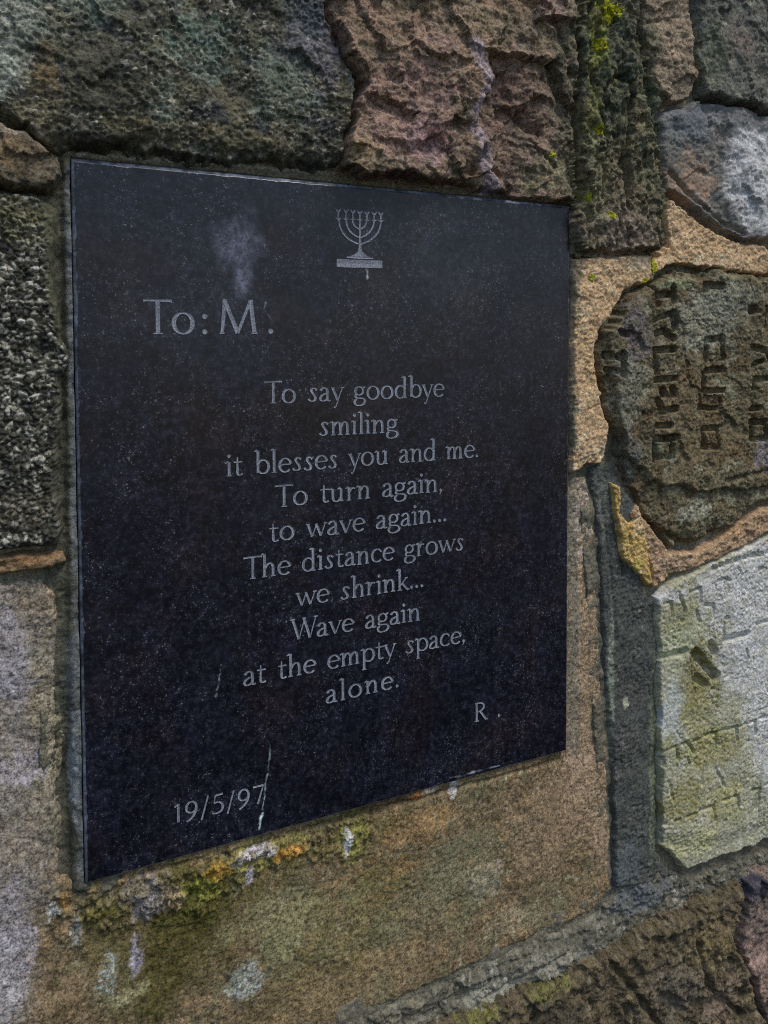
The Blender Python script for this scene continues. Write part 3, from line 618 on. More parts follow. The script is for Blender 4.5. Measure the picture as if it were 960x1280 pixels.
            ('groove', [(614.7, 266.2), (614.4, 282.0), (634.0, 282.2), (634.4, 264.4)], 3.4499999999999997, 9.879999999999999, 0.8),
            ('groove', [(617.4, 265.3), (630.6, 264.6)], 2.53, 8.84, 0.8), ('groove', [(434.7, 348.7), (447.8, 345.8)], 3.4499999999999997, 8.84, 0.8),
            ('groove', [(450.9, 349.1), (451.7, 331.5)], 3.6799999999999997, 8.84, 0.8), ('groove', [(436.4, 335.8), (448.0, 333.0)], 2.9899999999999998, 8.84, 0.8),
            ('groove', [(643.9, 352.9), (659.4, 350.2), (663.9, 328.8)], 3.4499999999999997, 8.84, 0.8),
            ('groove', [(660.9, 291.3), (684.7, 291.5), (685.3, 271.4)], 3.4499999999999997, 8.84, 0.8),
            ('groove', [(448.2, 368.7), (457.4, 366.4)], 3.4499999999999997, 8.84, 0.8)],
   'paint': [('blob', 555.6, 380.8, 46.9, 30.1, '6c6d60', 0.7, 0.5, 10), ('blob', 587.0, 404.1, 43.2, 19.1, '5f6156', 0.6, 0.5, 8),
             ('blob', 466.8, 365.2, 23.5, 28.6, '4d484c', 0.7, 0.5, 10), ('blob', 458.0, 315.3, 20.5, 35.8, '5b5b50', 0.7, 0.5, 8),
             ('blob', 526.0, 306.1, 60.7, 37.3, '52432e', 0.6, 0.5, 12), ('blob', 579.0, 258.2, 54.0, 23.2, '54452e', 0.6, 0.5, 10),
             ('blob', 458.8, 250.6, 18.8, 28.9, '3f4240', 0.8, 0.4, 8), ('blob', 543.1, 199.5, 25.0, 10.7, '767768', 0.7, 0.6, 6),
             ('blob', 619.3, 176.6, 45.6, 17.6, '3f2e2a', 0.8, 0.3, 8), ('blob', 519.3, 413.3, 22.0, 5.9, '62694c', 0.7, 0.5, 6),
             ('blob', 634.8, 247.1, 16.1, 16.0, '5f5a64', 0.6, 0.4, 8)]}),
 ('dark_mortar',
  {'m': 'mort',
   'h': -1,
   'pts': [(426.5, 247.8), (447.5, 252.9), (459.8, 235.4), (479.2, 204.4), (475.8, 167.8), (489.8, 130.4), (503.8, 120.9), (508.3, -133.4), (536.4, -154.3),
           (459.2, -145.7), (457.6, -90.0), (454.1, -21.6), (445.8, 54.2), (437.3, 165.0)],
   'name': 'mortar',
   'label': 'smooth dark grey upright mortar strip',
   'r': 3,
   'drop': 3,
   'warp': 3,
   'dx': 1.1,
   'pebbles': [(2.6, 0.8, 0.05, '5c5c54', 1)],
   'pebgate': 0.0,
   'cols': [('3b3d3a',), ('333532', 30, 0, 0.4), ('45463f', 12, 0.1, 0.4)],
   'grain': 0.26,
   'rough': [(50, 3, 3, False, 1), (12, 1.2, 4, False, 1), (3.5, 0.7, 3, False, 1)],
   'paint': [('blob', 440.5, 208.0, 9.2, 28.9, '565850', 0.7, 0.4, 10), ('blob', 473.2, 219.7, 13.5, 36.8, '3f4444', 0.6, 0.4, 10),
             ('blob', 468.8, 27.5, 3.9, 5.3, '8a8a74', 0.9, 0.1, 6), ('blob', 450.8, 16.3, 3.9, 119.0, '6c7464', 0.8, 0.6, 5),
             ('blob', 501.7, -17.3, 4.1, 107.7, '5a6048', 0.7, 0.5, 6), ('blob', 472.5, -124.6, 16.3, 23.0, '454e50', 0.7, 0.4, 8)],
   'feat': [('crack', [(460.5, 169.6), (463.6, 147.2)], 1.2, 4, 1.5), ('crack', [(437.6, 222.6), (445.4, 178.6), (453.5, 119.1), (455.7, 89.4)], 1.5, 1.5, 1.5)]}),
 ('yellow_mortar',
  {'m': 'mort',
   'h': 5,
   'pts': [(444.1, 235.2), (457.1, 232.1), (456.5, 207.6), (467.8, 197.8), (481.1, 203.9), (489.4, 167.6), (495.6, 138.6), (489.8, 134.2), (478.0, 145.4), (456.9, 166.3),
           (450.9, 200.9)],
   'name': 'mortar',
   'label': 'crumbling yellowish mortar',
   'r': 4,
   'drop': 10,
   'warp': 2,
   'dx': 0.8,
   'cols': [('8b733f',), ('9a8460', 12, 0, 0.4), ('6b5a34', 7, 0.1, 0.4)],
   'rough': [(14, 2.5, 4, False, 1), (4, 1.2, 3, False, 1)],
   'feat': [('crack', [(467.8, 197.8), (464.2, 186.5), (468.1, 177.4)], 1, 3, 1.5)],
   'paint': [('blob', 477.4, 198.4, 8.7, 10.3, 'a08a70', 0.8, 0.4, 6), ('blob', 476.0, 155.9, 5.8, 10.3, '8a8030', 0.7, 0.4, 6)]}),
 ('pink_mortar_low',
  {'m': 'mort',
   'h': 4,
   'pts': [(468.7, 206.3), (478.1, 212.8), (493.0, 187.0), (518.1, 165.6), (549.0, 160.6), (580.7, 169.5), (622.5, 186.6), (647.6, 195.6), (854.5, 210.5), (854.9, 201.5),
           (648.2, 168.8), (581.1, 149.1), (544.1, 142.8), (523.5, 142.3), (498.7, 132.0), (490.4, 159.9)],
   'name': 'mortar',
   'label': 'sandy mortar joint under the upper carved stone',
   'r': 4,
   'drop': 8,
   'warp': 4,
   'dx': 0.9,
   'facets': [(12, 1.6, 0.7)],
   'pebbles': [(2.4, 0.9, 0.08, '97826a', 1)],
   'pebgate': 0.0,
   'cols': [('7c664d',), ('9a8062', 18, 0, 0.4), ('6c5a44', 9, 0.1, 0.4)],
   'grain': 0.22,
   'rough': [(25, 3, 3, False, 1), (8, 2, 4, False, 0.7), (3.5, 1, 3, False, 1)],
   'feat': [('crack', [(500.7, 130.2), (523.6, 140.8), (540.9, 143.2), (581.1, 149.1), (648.2, 167.2)], 1.2, 4, 1.5)],
   'paint': [('blob', 586.0, 176.0, 32.9, 7.8, '8d6f48', 0.6, 0.4, 8), ('blob', 518.3, 152.8, 25.5, 7.6, '7c6a58', 0.5, 0.4, 8)]}),
 ('carved_low',
  {'m': 'lime',
   'h': 5,
   'pts': [(500.7, 124.5), (527.6, 137.5), (558.7, 144.3), (647.0, 165.9), (853.4, 198.1), (866.9, -168.4), (654.5, -153.0), (585.8, -152.4), (544.8, -150.8),
           (527.8, -135.6), (510.2, -118.1), (504.4, 7.6)],
   'name': 'carved_stone',
   'top': 1,
   'cat': 'carved stone',
   'label': 'pale lichen stained stone with short carved dashes and one bold Hebrew letter',
   'r': 5,
   'drop': 10,
   'warp': 3.2,
   'dx': 0.8,
   'cols': [('7b7a66',), ('6c6c50', 30, 0, 0.4), ('8a8b7e', 16, 0.1, 0.45)],
   'grain': 0.2,
   'rough': [(70, 3, 3, False, 1), (20, 1.2, 3, False, 1), (7, 0.6, 3, False, 1), (3, 0.6, 2, False, 1)],
   'feat': [('groove', [(571.3, 142.1), (574.6, 142.1)], 3.0, 7, 0.4), ('groove', [(581.4, 143.5), (584.8, 143.5)], 3.0, 7, 0.4),
            ('groove', [(590.8, 145.4), (594.1, 145.4)], 3.0, 7, 0.4), ('groove', [(601.7, 146.5), (605.2, 146.5)], 3.0, 7, 0.4),
            ('groove', [(613.6, 147.7), (617.1, 147.7)], 3.0, 7, 0.4), ('groove', [(624.3, 148.2), (627.8, 148.2)], 3.0, 7, 0.4),
            ('groove', [(634.7, 148.4), (638.2, 148.4)], 3.0, 7, 0.4), ('groove', [(647.0, 149.5), (650.6, 149.5)], 3.0, 7, 0.4),
            ('groove', [(659.1, 150.9), (662.7, 150.9)], 3.0, 7, 0.4), ('groove', [(671.3, 152.6), (675.0, 152.6)], 3.0, 7, 0.4),
            ('groove', [(683.7, 153.8), (687.4, 153.8)], 3.0, 7, 0.4), ('groove', [(540.6, 123.6), (554.0, 125.8)], 1.6, 6, 0.4),
            ('groove', [(577.8, 129.3), (589.9, 130.4), (594.3, 127.8)], 1.6, 6, 0.4), ('groove', [(604.9, 139.4), (609.9, 132.7)], 1.2, 4, 0.4),
            ('groove', [(615.6, 133.3), (605.2, 124.4)], 1.3, 4, 0.4), ('groove', [(636.2, 133.5), (640.8, 133.2)], 2.6, 6, 0.4),
            ('groove', [(508.4, 117.0), (517.0, 117.4)], 1.5, 4, 0.4), ('groove', [(589.4, 91.2), (592.0, 90.8)], 2.8, 5, 0.4),
            ('groove', [(587.6, 86.7), (587.4, 67.7)], 1.2, 3.5, 0.4), ('groove', [(588.3, 69.6), (620.5, 70.6)], 3.6, 9, 0.4),
            ('groove', [(618.3, 55.7), (622.4, 45.3), (611.0, 32.1)], 1.3, 3.5, 0.4), ('groove', [(568.8, 68.1), (575.4, 59.6)], 4.5, 9, 0.4),
            ('groove', [(502.3, 66.8), (535.3, 67.3)], 3.8, 9, 0.4), ('groove', [(548.8, 64.1), (562.7, 50.3), (577.7, 35.4)], 5.2, 11, 0.4),
            ('groove', [(551.0, 39.0), (564.9, 29.0)], 4.2, 8, 0.4), ('groove', [(571.4, 23.1), (574.2, 23.6)], 1.8, 4, 0.4),
            ('groove', [(542.6, 57.8), (546.6, 35.8), (550.4, 24.4)], 1.2, 2.5, 0.4), ('groove', [(528.3, 120.7), (532.9, 108.3), (531.3, 96.7)], 2.4, 3.5, 0.4),
            ('groove', [(549.0, 104.6), (554.6, 93.1)], 2, 3, 0.4), ('groove', [(634.5, 78.1), (666.7, 80.2)], 2.4, 6, 0.4),
            ('groove', [(650.1, 95.4), (666.5, 87.3), (664.9, 70.6)], 2.6, 6, 0.4), ('groove', [(505.4, -23.1), (525.2, -22.3)], 1.7, 7, 0.4),
            ('groove', [(532.2, -21.6), (540.3, -21.2)], 1.7, 7, 0.4), ('groove', [(548.5, -22.2), (555.7, -21.5)], 1.7, 7, 0.4),
            ('groove', [(560.9, -20.3), (579.9, -20.6)], 1.7, 7, 0.4), ('groove', [(585.2, -20.2), (606.9, -20.1)], 1.7, 7, 0.4),
            ('groove', [(611.3, -20.7), (620.1, -20.2)], 1.7, 7, 0.4), ('groove', [(625.7, -20.6), (633.6, -19.8)], 1.7, 7, 0.4),
            ('groove', [(638.6, -20.1), (646.1, -19.6)], 1.7, 7, 0.4), ('groove', [(653.0, -19.4), (670.4, -19.7)], 1.7, 7, 0.4),
            ('groove', [(677.5, -19.5), (696.7, -19.3)], 1.7, 7, 0.4), ('groove', [(507.4, -95.3), (514.3, -94.7)], 1.7, 7, 0.4),
            ('groove', [(526.3, -95.0), (531.4, -94.7)], 1.7, 7, 0.4), ('groove', [(541.5, -94.3), (550.8, -93.8)], 1.7, 7, 0.4),
            ('groove', [(557.0, -93.1), (577.0, -93.5)], 1.7, 7, 0.4), ('groove', [(588.7, -91.0), (610.1, -91.4)], 1.7, 7, 0.4),
            ('groove', [(631.8, -91.7), (640.9, -91.8)], 1.7, 7, 0.4), ('groove', [(648.9, -89.8), (660.5, -90.2)], 1.7, 7, 0.4),
            ('groove', [(669.8, -90.0), (684.1, -90.1)], 1.7, 7, 0.4), ('groove', [(578.8, -20.4), (580.6, -37.1)], 1.9, 3.6, 0.4),
            ('groove', [(605.8, -19.9), (607.6, -34.5)], 1.9, 3.6, 0.4), ('groove', [(525.6, -22.4), (527.8, -35.0)], 1.9, 3.6, 0.4),
            ('groove', [(577.0, -93.5), (578.7, -108.5)], 1.9, 3.6, 0.4), ('groove', [(610.1, -91.7), (612.2, -105.5)], 1.9, 3.6, 0.4),
            ('groove', [(508.4, -25.3), (509.6, -37.5)], 1.9, 3.6, 0.4), ('groove', [(633.6, -22.6), (634.8, -34.9)], 1.9, 3.6, 0.4),
            ('groove', [(539.3, -20.9), (549.8, -34.7)], 1.9, 3.6, 0.4), ('groove', [(640.9, -91.8), (641.8, -104.2)], 1.9, 3.6, 0.4),
            ('groove', [(554.0, 125.5), (555.4, 111.6)], 1.8, 3.6, 0.4), ('groove', [(589.9, 130.2), (592.1, 115.9)], 1.8, 3.6, 0.4),
            ('groove', [(517.0, 117.1), (518.3, 103.9)], 1.8, 3.6, 0.4), ('groove', [(561.6, 108.1), (572.7, 106.5), (573.6, 94.3)], 1.8, 3.6, 0.4),
            ('groove', [(536.7, -50.0), (551.9, -39.8)], 1.3, 3, 0.4), ('groove', [(572.9, -47.8), (579.2, -39.9)], 1.3, 3, 0.4),
            ('groove', [(614.0, -43.0), (625.0, -39.1)], 1.7, 4.5, 0.4), ('groove', [(591.9, -112.0), (592.8, -112.0)], 2, 4, 0.4),
            ('groove', [(596.6, -108.5), (597.3, -108.4)], 1.8, 4, 0.4), ('groove', [(647.4, -27.9), (641.9, -84.8), (641.7, -126.9)], 0.9, 1.6, 0.4),
            ('groove', [(539.5, -35.4), (543.8, -44.1)], 1.2, 2.5, 0.4), ('groove', [(515.7, -54.0), (522.0, -73.7)], 2.2, 2.5, 0.4),
            ('groove', [(562.4, -46.9), (558.6, -67.6)], 1.8, 2.5, 0.4), ('groove', [(579.5, -57.1), (592.8, -79.1)], 1.8, 2.5, 0.4),
            ('crack', [(516.4, -124.5), (532.0, -138.4), (544.8, -151.6)], 1.6, 4, 1.5),
            ('poly', [(481.1, -100.7), (590.9, -131.2), (702.6, -127.8), (704.7, -206.0), (481.7, -146.6)], -2.5, 8)],
   'paint': [('poly', [(607.4, 154.2), (647.0, 164.2), (853.4, 198.1), (867.0, -170.3), (672.1, -136.8), (634.9, -68.9), (610.2, 17.8), (597.4, 100.0)], 14, 'a3a4ac',
              0.9, 0.45, 10),
             ('blob', 586.0, 117.4, 38.7, 35.5, 'a7aab0', 0.8, 0.4, 10), ('blob', 528.6, 79.4, 26.0, 30.7, '83886a', 0.6, 0.5, 8),
             ('blob', 556.3, 39.8, 36.7, 32.9, '57522a', 0.85, 0.5, 8), ('blob', 550.7, -2.0, 28.1, 47.1, '6a6638', 0.7, 0.5, 8),
             ('blob', 578.0, -31.6, 39.2, 24.0, '6f6a3a', 0.75, 0.5, 8), ('blob', 536.2, -76.8, 43.1, 22.0, '66602e', 0.8, 0.5, 8),
             ('blob', 590.1, -90.5, 34.4, 24.3, '7b774a', 0.7, 0.5, 8), ('blob', 528.2, 102.4, 27.0, 15.3, '6b6848', 0.7, 0.5, 8),
             ('blob', 519.4, 12.2, 14.6, 30.8, '8fa096', 0.7, 0.5, 8), ('blob', 544.3, -126.2, 44.0, 15.9, '8c8a5c', 0.7, 0.5, 8),
             ('blob', 512.7, 123.6, 20.3, 7.6, 'aab0ac', 0.8, 0.4, 6), ('blob', 598.5, 44.1, 22.6, 40.1, 'a5aaa0', 0.7, 0.4, 8)]}),
 ('low_mortar',
  {'m': 'mort',
   'h': -2,
   'pts': [(182.6, -169.8), (264.2, -171.4), (343.2, -164.7), (431.1, -164.6), (457.3, -148.8), (488.4, -145.2), (520.5, -132.9), (539.6, -154.2), (554.6, -164.3),
           (594.0, -165.5), (663.7, -166.3), (878.9, -183.7), (879.7, -205.7), (664.1, -186.9), (572.4, -194.9), (489.0, -198.1), (431.4, -205.3), (360.2, -209.4),
           (310.7, -204.5), (249.2, -209.0), (165.4, -244.0), (90.9, -216.9)],
   'name': 'mortar',
   'label': 'lumpy grey sloping mortar joint',
   'r': 5,
   'drop': 6,
   'warp': 6,
   'dx': 1.0,
   'facets': [(22, 3, 0.6), (10, 1.6, 0.7)],
   'pebbles': [(4, 1.4, 0.12, '6a695f', 1)],
   'pebgate': 0.0,
   'cols': [('48463b',), ('5d5a4d', 25, 0, 0.4), ('42443f', 12, 0.1, 0.4)],
   'grain': 0.22,
   'rough': [(40, 4, 4, False, 0.7), (12, 3, 4, False, 1), (4, 1.4, 3, False, 1)],
   'feat': [('crack', [(182.6, -169.1), (264.2, -170.7), (343.2, -163.9), (429.2, -163.3), (459.2, -150.1)], 1.6, 6, 1.5),
            ('crack', [(310.7, -194.7), (343.3, -190.3), (394.9, -183.1)], 2, 4, 1.5),
            ('poly', [(279.3, -211.9), (310.7, -178.6), (394.8, -175.7), (488.8, -176.3), (489.1, -199.7), (351.8, -218.5)], 3, 5)],
   'paint': [('blob', 360.2, -189.2, 54.3, 14.4, '6f6c60', 0.7, 0.6, 7), ('blob', 318.7, -192.0, 25.8, 11.3, '77766a', 0.7, 0.6, 6),
             ('blob', 488.6, -160.8, 41.7, 15.5, '454b52', 0.7, 0.4, 8), ('blob', 422.1, -192.3, 29.2, 10.5, '62605a', 0.6, 0.5, 6),
             ('blob', 234.7, -181.3, 30.9, 9.3, '5c5545', 0.6, 0.5, 8)]}),
 ('low_dark',
  {'m': 'rough',
   'h': 10,
   'pts': [(157.5, -235.9), (242.8, -200.1), (302.9, -196.5), (385.5, -196.0), (477.5, -189.3), (559.1, -187.8), (614.1, -180.6), (610.1, -207.3), (599.3, -228.3),
           (645.4, -336.4), (686.3, -474.1)],
   'label': 'dark rough stone along the bottom',
   'r': 8,
   'drop': 13,
   'warp': 8,
   'dx': 1.1,
   'facets': [(48, 6, 0.8), (20, 2.4, 0.8)],
   'cols': [('423a2b',), ('50462f', 25, 0, 0.4), ('2e2a20', 16, 0, 0.4), ('565040', 10, 0.12, 0.5)],
   'rough': [(80, 9, 4, False, 1), (30, 7, 5, True, 1), (9, 2.2, 4, False, 1), (4, 1.3, 3, False, 1)],
   'paint': [('blob', 385.6, -214.8, 46.6, 21.7, '2c2a22', 0.7, 0.5, 10), ('blob', 559.7, -223.1, 45.6, 24.1, '54492f', 0.7, 0.5, 8),
             ('blob', 302.9, -201.3, 25.2, 6.9, '585a1e', 0.6, 0.6, 6), ('blob', 376.8, -200.8, 27.6, 8.6, '5a5a24', 0.5, 0.6, 6),
             ('blob', 518.2, -248.2, 43.8, 31.5, '4a463e', 0.6, 0.5, 8), ('blob', 582.6, -287.8, 23.7, 32.9, '6a5a4c', 0.6, 0.5, 8)],
   'feat': [('crack', [(549.0, -219.5), (560.4, -263.5), (617.0, -317.2)], 3, 7, 1.5), ('crack', [(439.5, -197.4), (478.2, -249.1), (508.7, -291.7)], 3, 8, 1.5),
            ('blob', 517.3, -185.4, 53.9, 10.9, 4)]}),
 ('low_purple',
  {'m': 'rough',
   'h': 12,
   'pts': [(620.8, -179.8), (646.2, -177.5), (856.5, -197.2), (869.7, -554.9), (702.6, -479.6), (647.6, -335.7), (606.2, -241.6), (616.8, -208.1)],
   'label': 'purplish boulder in the bottom right corner',
   'r': 9,
   'drop': 14,
   'warp': 5,
   'dx': 1.2,
   'facets': [(40, 6, 1)],
   'cols': [('50463f',), ('655446', 30, 0, 0.4), ('3d3735', 16, 0, 0.4)],
   'rough': [(70, 8, 4, False, 1), (22, 6, 4, False, 1), (7, 2, 4, False, 1)],
   'paint': [('blob', 640.7, -190.8, 30.8, 13.4, '2a2a36', 0.9, 0.2, 8), ('blob', 636.5, -264.4, 31.2, 33.7, '7a645a', 0.6, 0.4, 8)],
   'feat': [('blob', 629.5, -212.2, 14.7, 25.0, -5)]})]
for n, (key, sp) in enumerate(SPECS):
    sp['seed'] = 11 + n * 57; sp['mat'] = MATS[sp['m']]
    if sp.get('top'):
        o = build_block(key, sp, None)
    else: build_block(key, sp, wall)

# the same wall going on beyond the picture
def beyond():
    inner = [s['pts'] for q, s in SPECS]
    def off_inner(X, Zc):
        keep = np.ones(X.shape, bool)
        for p in inner:
            P = np.array(p); m = (X > P[:, 0].min() - 4) & (X < P[:, 0].max() + 4) & (Zc > P[:, 1].min() - 4) & (Zc < P[:, 1].max() + 4)
            if m.any(): keep[m] &= sdist(X[m], Zc[m], p) < -1
        return keep
    rg = random.Random(12); x0, x1, z0, z1 = (-102.0, 770.0, -470.0, 692.0); k = 0
    pal = [('544a3a', '62543f'), ('4a4840', '5a564a'), ('5c4e44', '6c5c4c'), ('45463a', '57523f')]
    z = -760.0
    while z < 1180:
        hgt = rg.uniform(150, 230); x = -620.0 - rg.uniform(0, 120)
        while x < 1450:
            wid = rg.uniform(180, 340); a, b2, c, d = x, x + wid - 8, z, z + hgt - 8; x += wid
            parts = []
            if d > z1 + 30 or c < z0 - 30 and d < z0 + 60:
                if d > z1 + 30: c = max(c, z1 + 4)
                else: d = min(d, z0 - 4)
                parts.append((a, b2, c, d))
            elif b2 > x1 + 30: parts.append((max(a, x1 + 4), b2, c, d))
            elif a < x0 - 30: parts.append((a, min(b2, x0 - 4), c, d))
            for (a, b2, c, d) in parts:
                if b2 - a < 40 or d - c < 40: continue
                j = lambda: rg.uniform(-8, 8)
                pts = [(a + j(), c + j()), ((a + b2) / 2, c + j()), (b2 + j(), c + j()), (b2 + j(), (c + d) / 2), (b2 + j(), d + j()), ((a + b2) / 2, d + j()), (a + j(), d + j()), (a + j(), (c + d) / 2)]
                p = pal[rg.randrange(4)]; k += 1
                build_block('out%d' % k, dict(pts=pts, h=rg.uniform(3, 10), r=8, drop=9, warp=6, dx=3.0, seed=3000 + k * 41, mat=rg.choice((M_ROUGH, M_SAND, M_GRIT)),
                    cols=[(p[0],), (p[1], 40, -.05, .4)], rough=[(80, 7, 4, False, 1), (24, 4, 3, False, 1)], facets=[(45, 4, 1)], clip=off_inner), wall)
        z += hgt
beyond()

# mortar bed: fills every joint behind and between the stones
def bed():
    sp = {'h': -5,
 'pts': [(-160, -560), (890, -560), (890, 850), (-160, 850)],
 'r': 10,
 'drop': 10,
 'warp': 0,
 'dx': 1.1,
 'gap': 0.6,
 'back': -200,
 'cols': [('4f4c40',), ('5d5747', 40, 0, 0.4), ('403f38', 16, 0.1, 0.4)],
 'rough': [(40, 4, 3, False, 1), (14, 2, 3, False, 1), (4, 0.5, 3, False, 1)],
 'feat': [('poly', [(-4.8, 480.7), (1.9, 481.4), (2.9, -7.8), (-8.1, -4.4)], 3.5, 2), ('blob', -14, 330, 7, 60, -4), ('blob', -12, 60, 7, 60, -6)],
 'paint': [('poly', [(-17.8, 482.8), (1.4, 484.8), (2.2, -10.1), (-22.6, -2.5)], 4, '35362d', 0.95, 0.2, 12),
           ('line', [(-1.8, 469.1), (-2.0, 409.8), (-1.9, 363.0), (-2.3, 289.5), (-1.6, 193.7), (-1.7, 107.4), (-2.1, 3.4)], 3.4, '54575a', 0.8, 0.6, 10),
           ('blob', -5.3, 75.5, 3.6, 32.5, '767d82', 0.8, 0.5, 6), ('blob', -5.1, 140.5, 4.0, 32.2, '4c5054', 0.7, 0.5, 10),
           ('poly', [(-12.9, 490.9), (193.1, 496.4), (314.2, 492.3), (413.4, 480.5), (413.5, 473.5), (-13.2, 473.1)], 4, '4a4536', 0.9, 0.3, 12),
           ('line', [(3.7, 480.4), (112.9, 483.8), (193.1, 485.0), (254.7, 486.4)], 1.6, '77776c', 0.6, 0.6, 8), ('blob', 322.0, 486.5, 17.3, 9.1, '50605a', 0.8, 0.4, 8),
           ('blob', -8.0, -16.9, 10.4, 8.8, '6b5a3a', 0.8, 0.4, 8)]}
    sp['seed'] = 5; sp['mat'] = M_MORT; sp['name'] = 'mortar_bed'
    polys = [(s['pts']) for k, s in SPECS]
    def clip(X, Zc):
        keep = np.ones(X.shape, bool)
        for p in polys:
            P = np.array(p); lo = P.min(0) + 8; hi = P.max(0) - 8
            b = (X > lo[0]) & (X < hi[0]) & (Zc > lo[1]) & (Zc < hi[1])
            keep[b] &= sdist(X[b], Zc[b], p) < 14
        return keep
    sp['clip'] = clip
    build_block('bed', sp, wall)
bed()
build_block('bed_out', dict(pts=[(-640, -780), (1480, -780), (1480, 1200), (-640, 1200)], h=-12, r=4, drop=4, warp=0, dx=9.0, seed=7, mat=M_MORT, name='mortar_bed', back=-200,
    cols=[('4f4c40',), ('5d5747', 40, 0, .4)], rough=[(40, 3, 2, False, 1)], clip=lambda X, Zc: (X < (-102.0, 770.0, -470.0, 692.0)[0] + 30) | (X > (-102.0, 770.0, -470.0, 692.0)[1] - 30) | (Zc < (-102.0, 770.0, -470.0, 692.0)[2] + 30) | (Zc > (-102.0, 770.0, -470.0, 692.0)[3] - 30)), wall)

# ---------------------------------------------------------------- lichen growing on the stones
def lichen_mat():
    m = bpy.data.materials.new('lichen'); m.use_nodes = True; nt = m.node_tree; bs = nt.nodes['Principled BSDF']
    tc = nt.nodes.new('ShaderNodeTexCoord'); n = noise_tex(nt, tc.outputs['Object'], 500, 4, 0.7)
    c = mixc(nt, ramp(nt, n, 0.38, 0.62), (0.16, 0.20, 0.02), (0.66, 0.62, 0.05)); nt.links.new(c, bs.inputs['Base Color'])
    bs.inputs['Roughness'].default_value = 1.0; bs.inputs['Specular IOR Level'].default_value = 0.1
    b = node(nt, 'ShaderNodeBump', Strength=0.8, Distance=0.001); nt.links.new(n, b.inputs['Height']); nt.links.new(b.outputs[0], bs.inputs['Normal'])
    return m
M_LICH = lichen_mat()
def lichen(key, px, pz, rx, rz, label, seed):
    X, Zc, H, mask, dx = GRIDS[key]; H = np.where(mask, H, -30)
    x0, z0 = X[0, 0], Zc[0, 0]; st = 0.55
    xs = np.arange(px - rx * 1.7, px + rx * 1.7, st); zs = np.arange(pz - rz * 1.7, pz + rz * 1.7, st)
    Xl, Zl = np.meshgrid(xs, zs)
    gx = np.clip((Xl - x0) / dx, 0, X.shape[1] - 1.001); gz = np.clip((Zl - z0) / dx, 0, X.shape[0] - 1.001)
    i = gx.astype(int); j = gz.astype(int); fx = gx - i; fz = gz - j
    hb = (H[j, i] * (1 - fx) + H[j, i + 1] * fx) * (1 - fz) + (H[j + 1, i] * (1 - fx) + H[j + 1, i + 1] * fx) * fz
    q = np.sqrt(((Xl - px) / rx) ** 2 + ((Zl - pz) / rz) ** 2) + 0.8 * fbm(Xl, Zl, max(rx, rz) * 0.7, 5, seed, 0.7) + 0.55 * fbm(Xl, Zl, 3.2, 2, seed + 2)
    m = (q < 0.9) & (hb > -14)
    h = hb + 0.25 + 0.9 * np.clip(0.9 - q, 0, 1) + 0.5 * fbm(Xl, Zl, 3, 3, seed + 5)
    if m.sum() < 12: return
    col = np.full(Xl.shape + (3,), 0.3)
    o = grid_solid('lichen_patch', Xl, Zl, h, m, col, float(hb[m].min()) - 1.5, M_LICH, None, (px, float(hb[m].mean()), pz))
    tag(o, label, 'lichen', 'yellow green lichen on the wall')
for q, a in enumerate([('mossy', 433.6, 644.0, 16.2, 11.5, 'largest bright yellow lichen patch at the top of the mossy stone'),
 ('mossy', 425.1, 614.2, 7.1, 6.1, 'small yellow lichen just below the largest patch'), ('mossy', 422.3, 540.7, 5.3, 5.4, 'yellow lichen halfway down the mossy stone'),
 ('rough_top', 379.8, 517.4, 4.2, 3.3, 'tiny yellow lichen on the broken pinkish stone above the plaque corner'),
 ('mossy', 412.3, 483.3, 4.4, 4.8, 'yellow lichen spot level with the plaque top right corner'),
 ('mossy', 437.2, 469.4, 4.5, 4.1, 'tiny yellow lichen low on the mossy stone near the pink mortar'),
 ('pink_mortar', 504.0, 450.6, 6.9, 6.5, 'yellow lichen above the dark cavity over the carved letters'),
 ('pink_mortar', 490.7, 427.5, 3.9, 9.4, 'narrow upright yellow lichen left of the dark cavity'),
 ('pink_mortar', 420.7, 414.9, 4.4, 3.5, 'lone yellow green lichen on the pink mortar beside the plaque'),
 ('pink_mortar', 481.3, 413.5, 5.7, 3.6, 'yellow lichen at the top left edge of the upper carved stone')]): lichen(*a, 900 + q * 7)

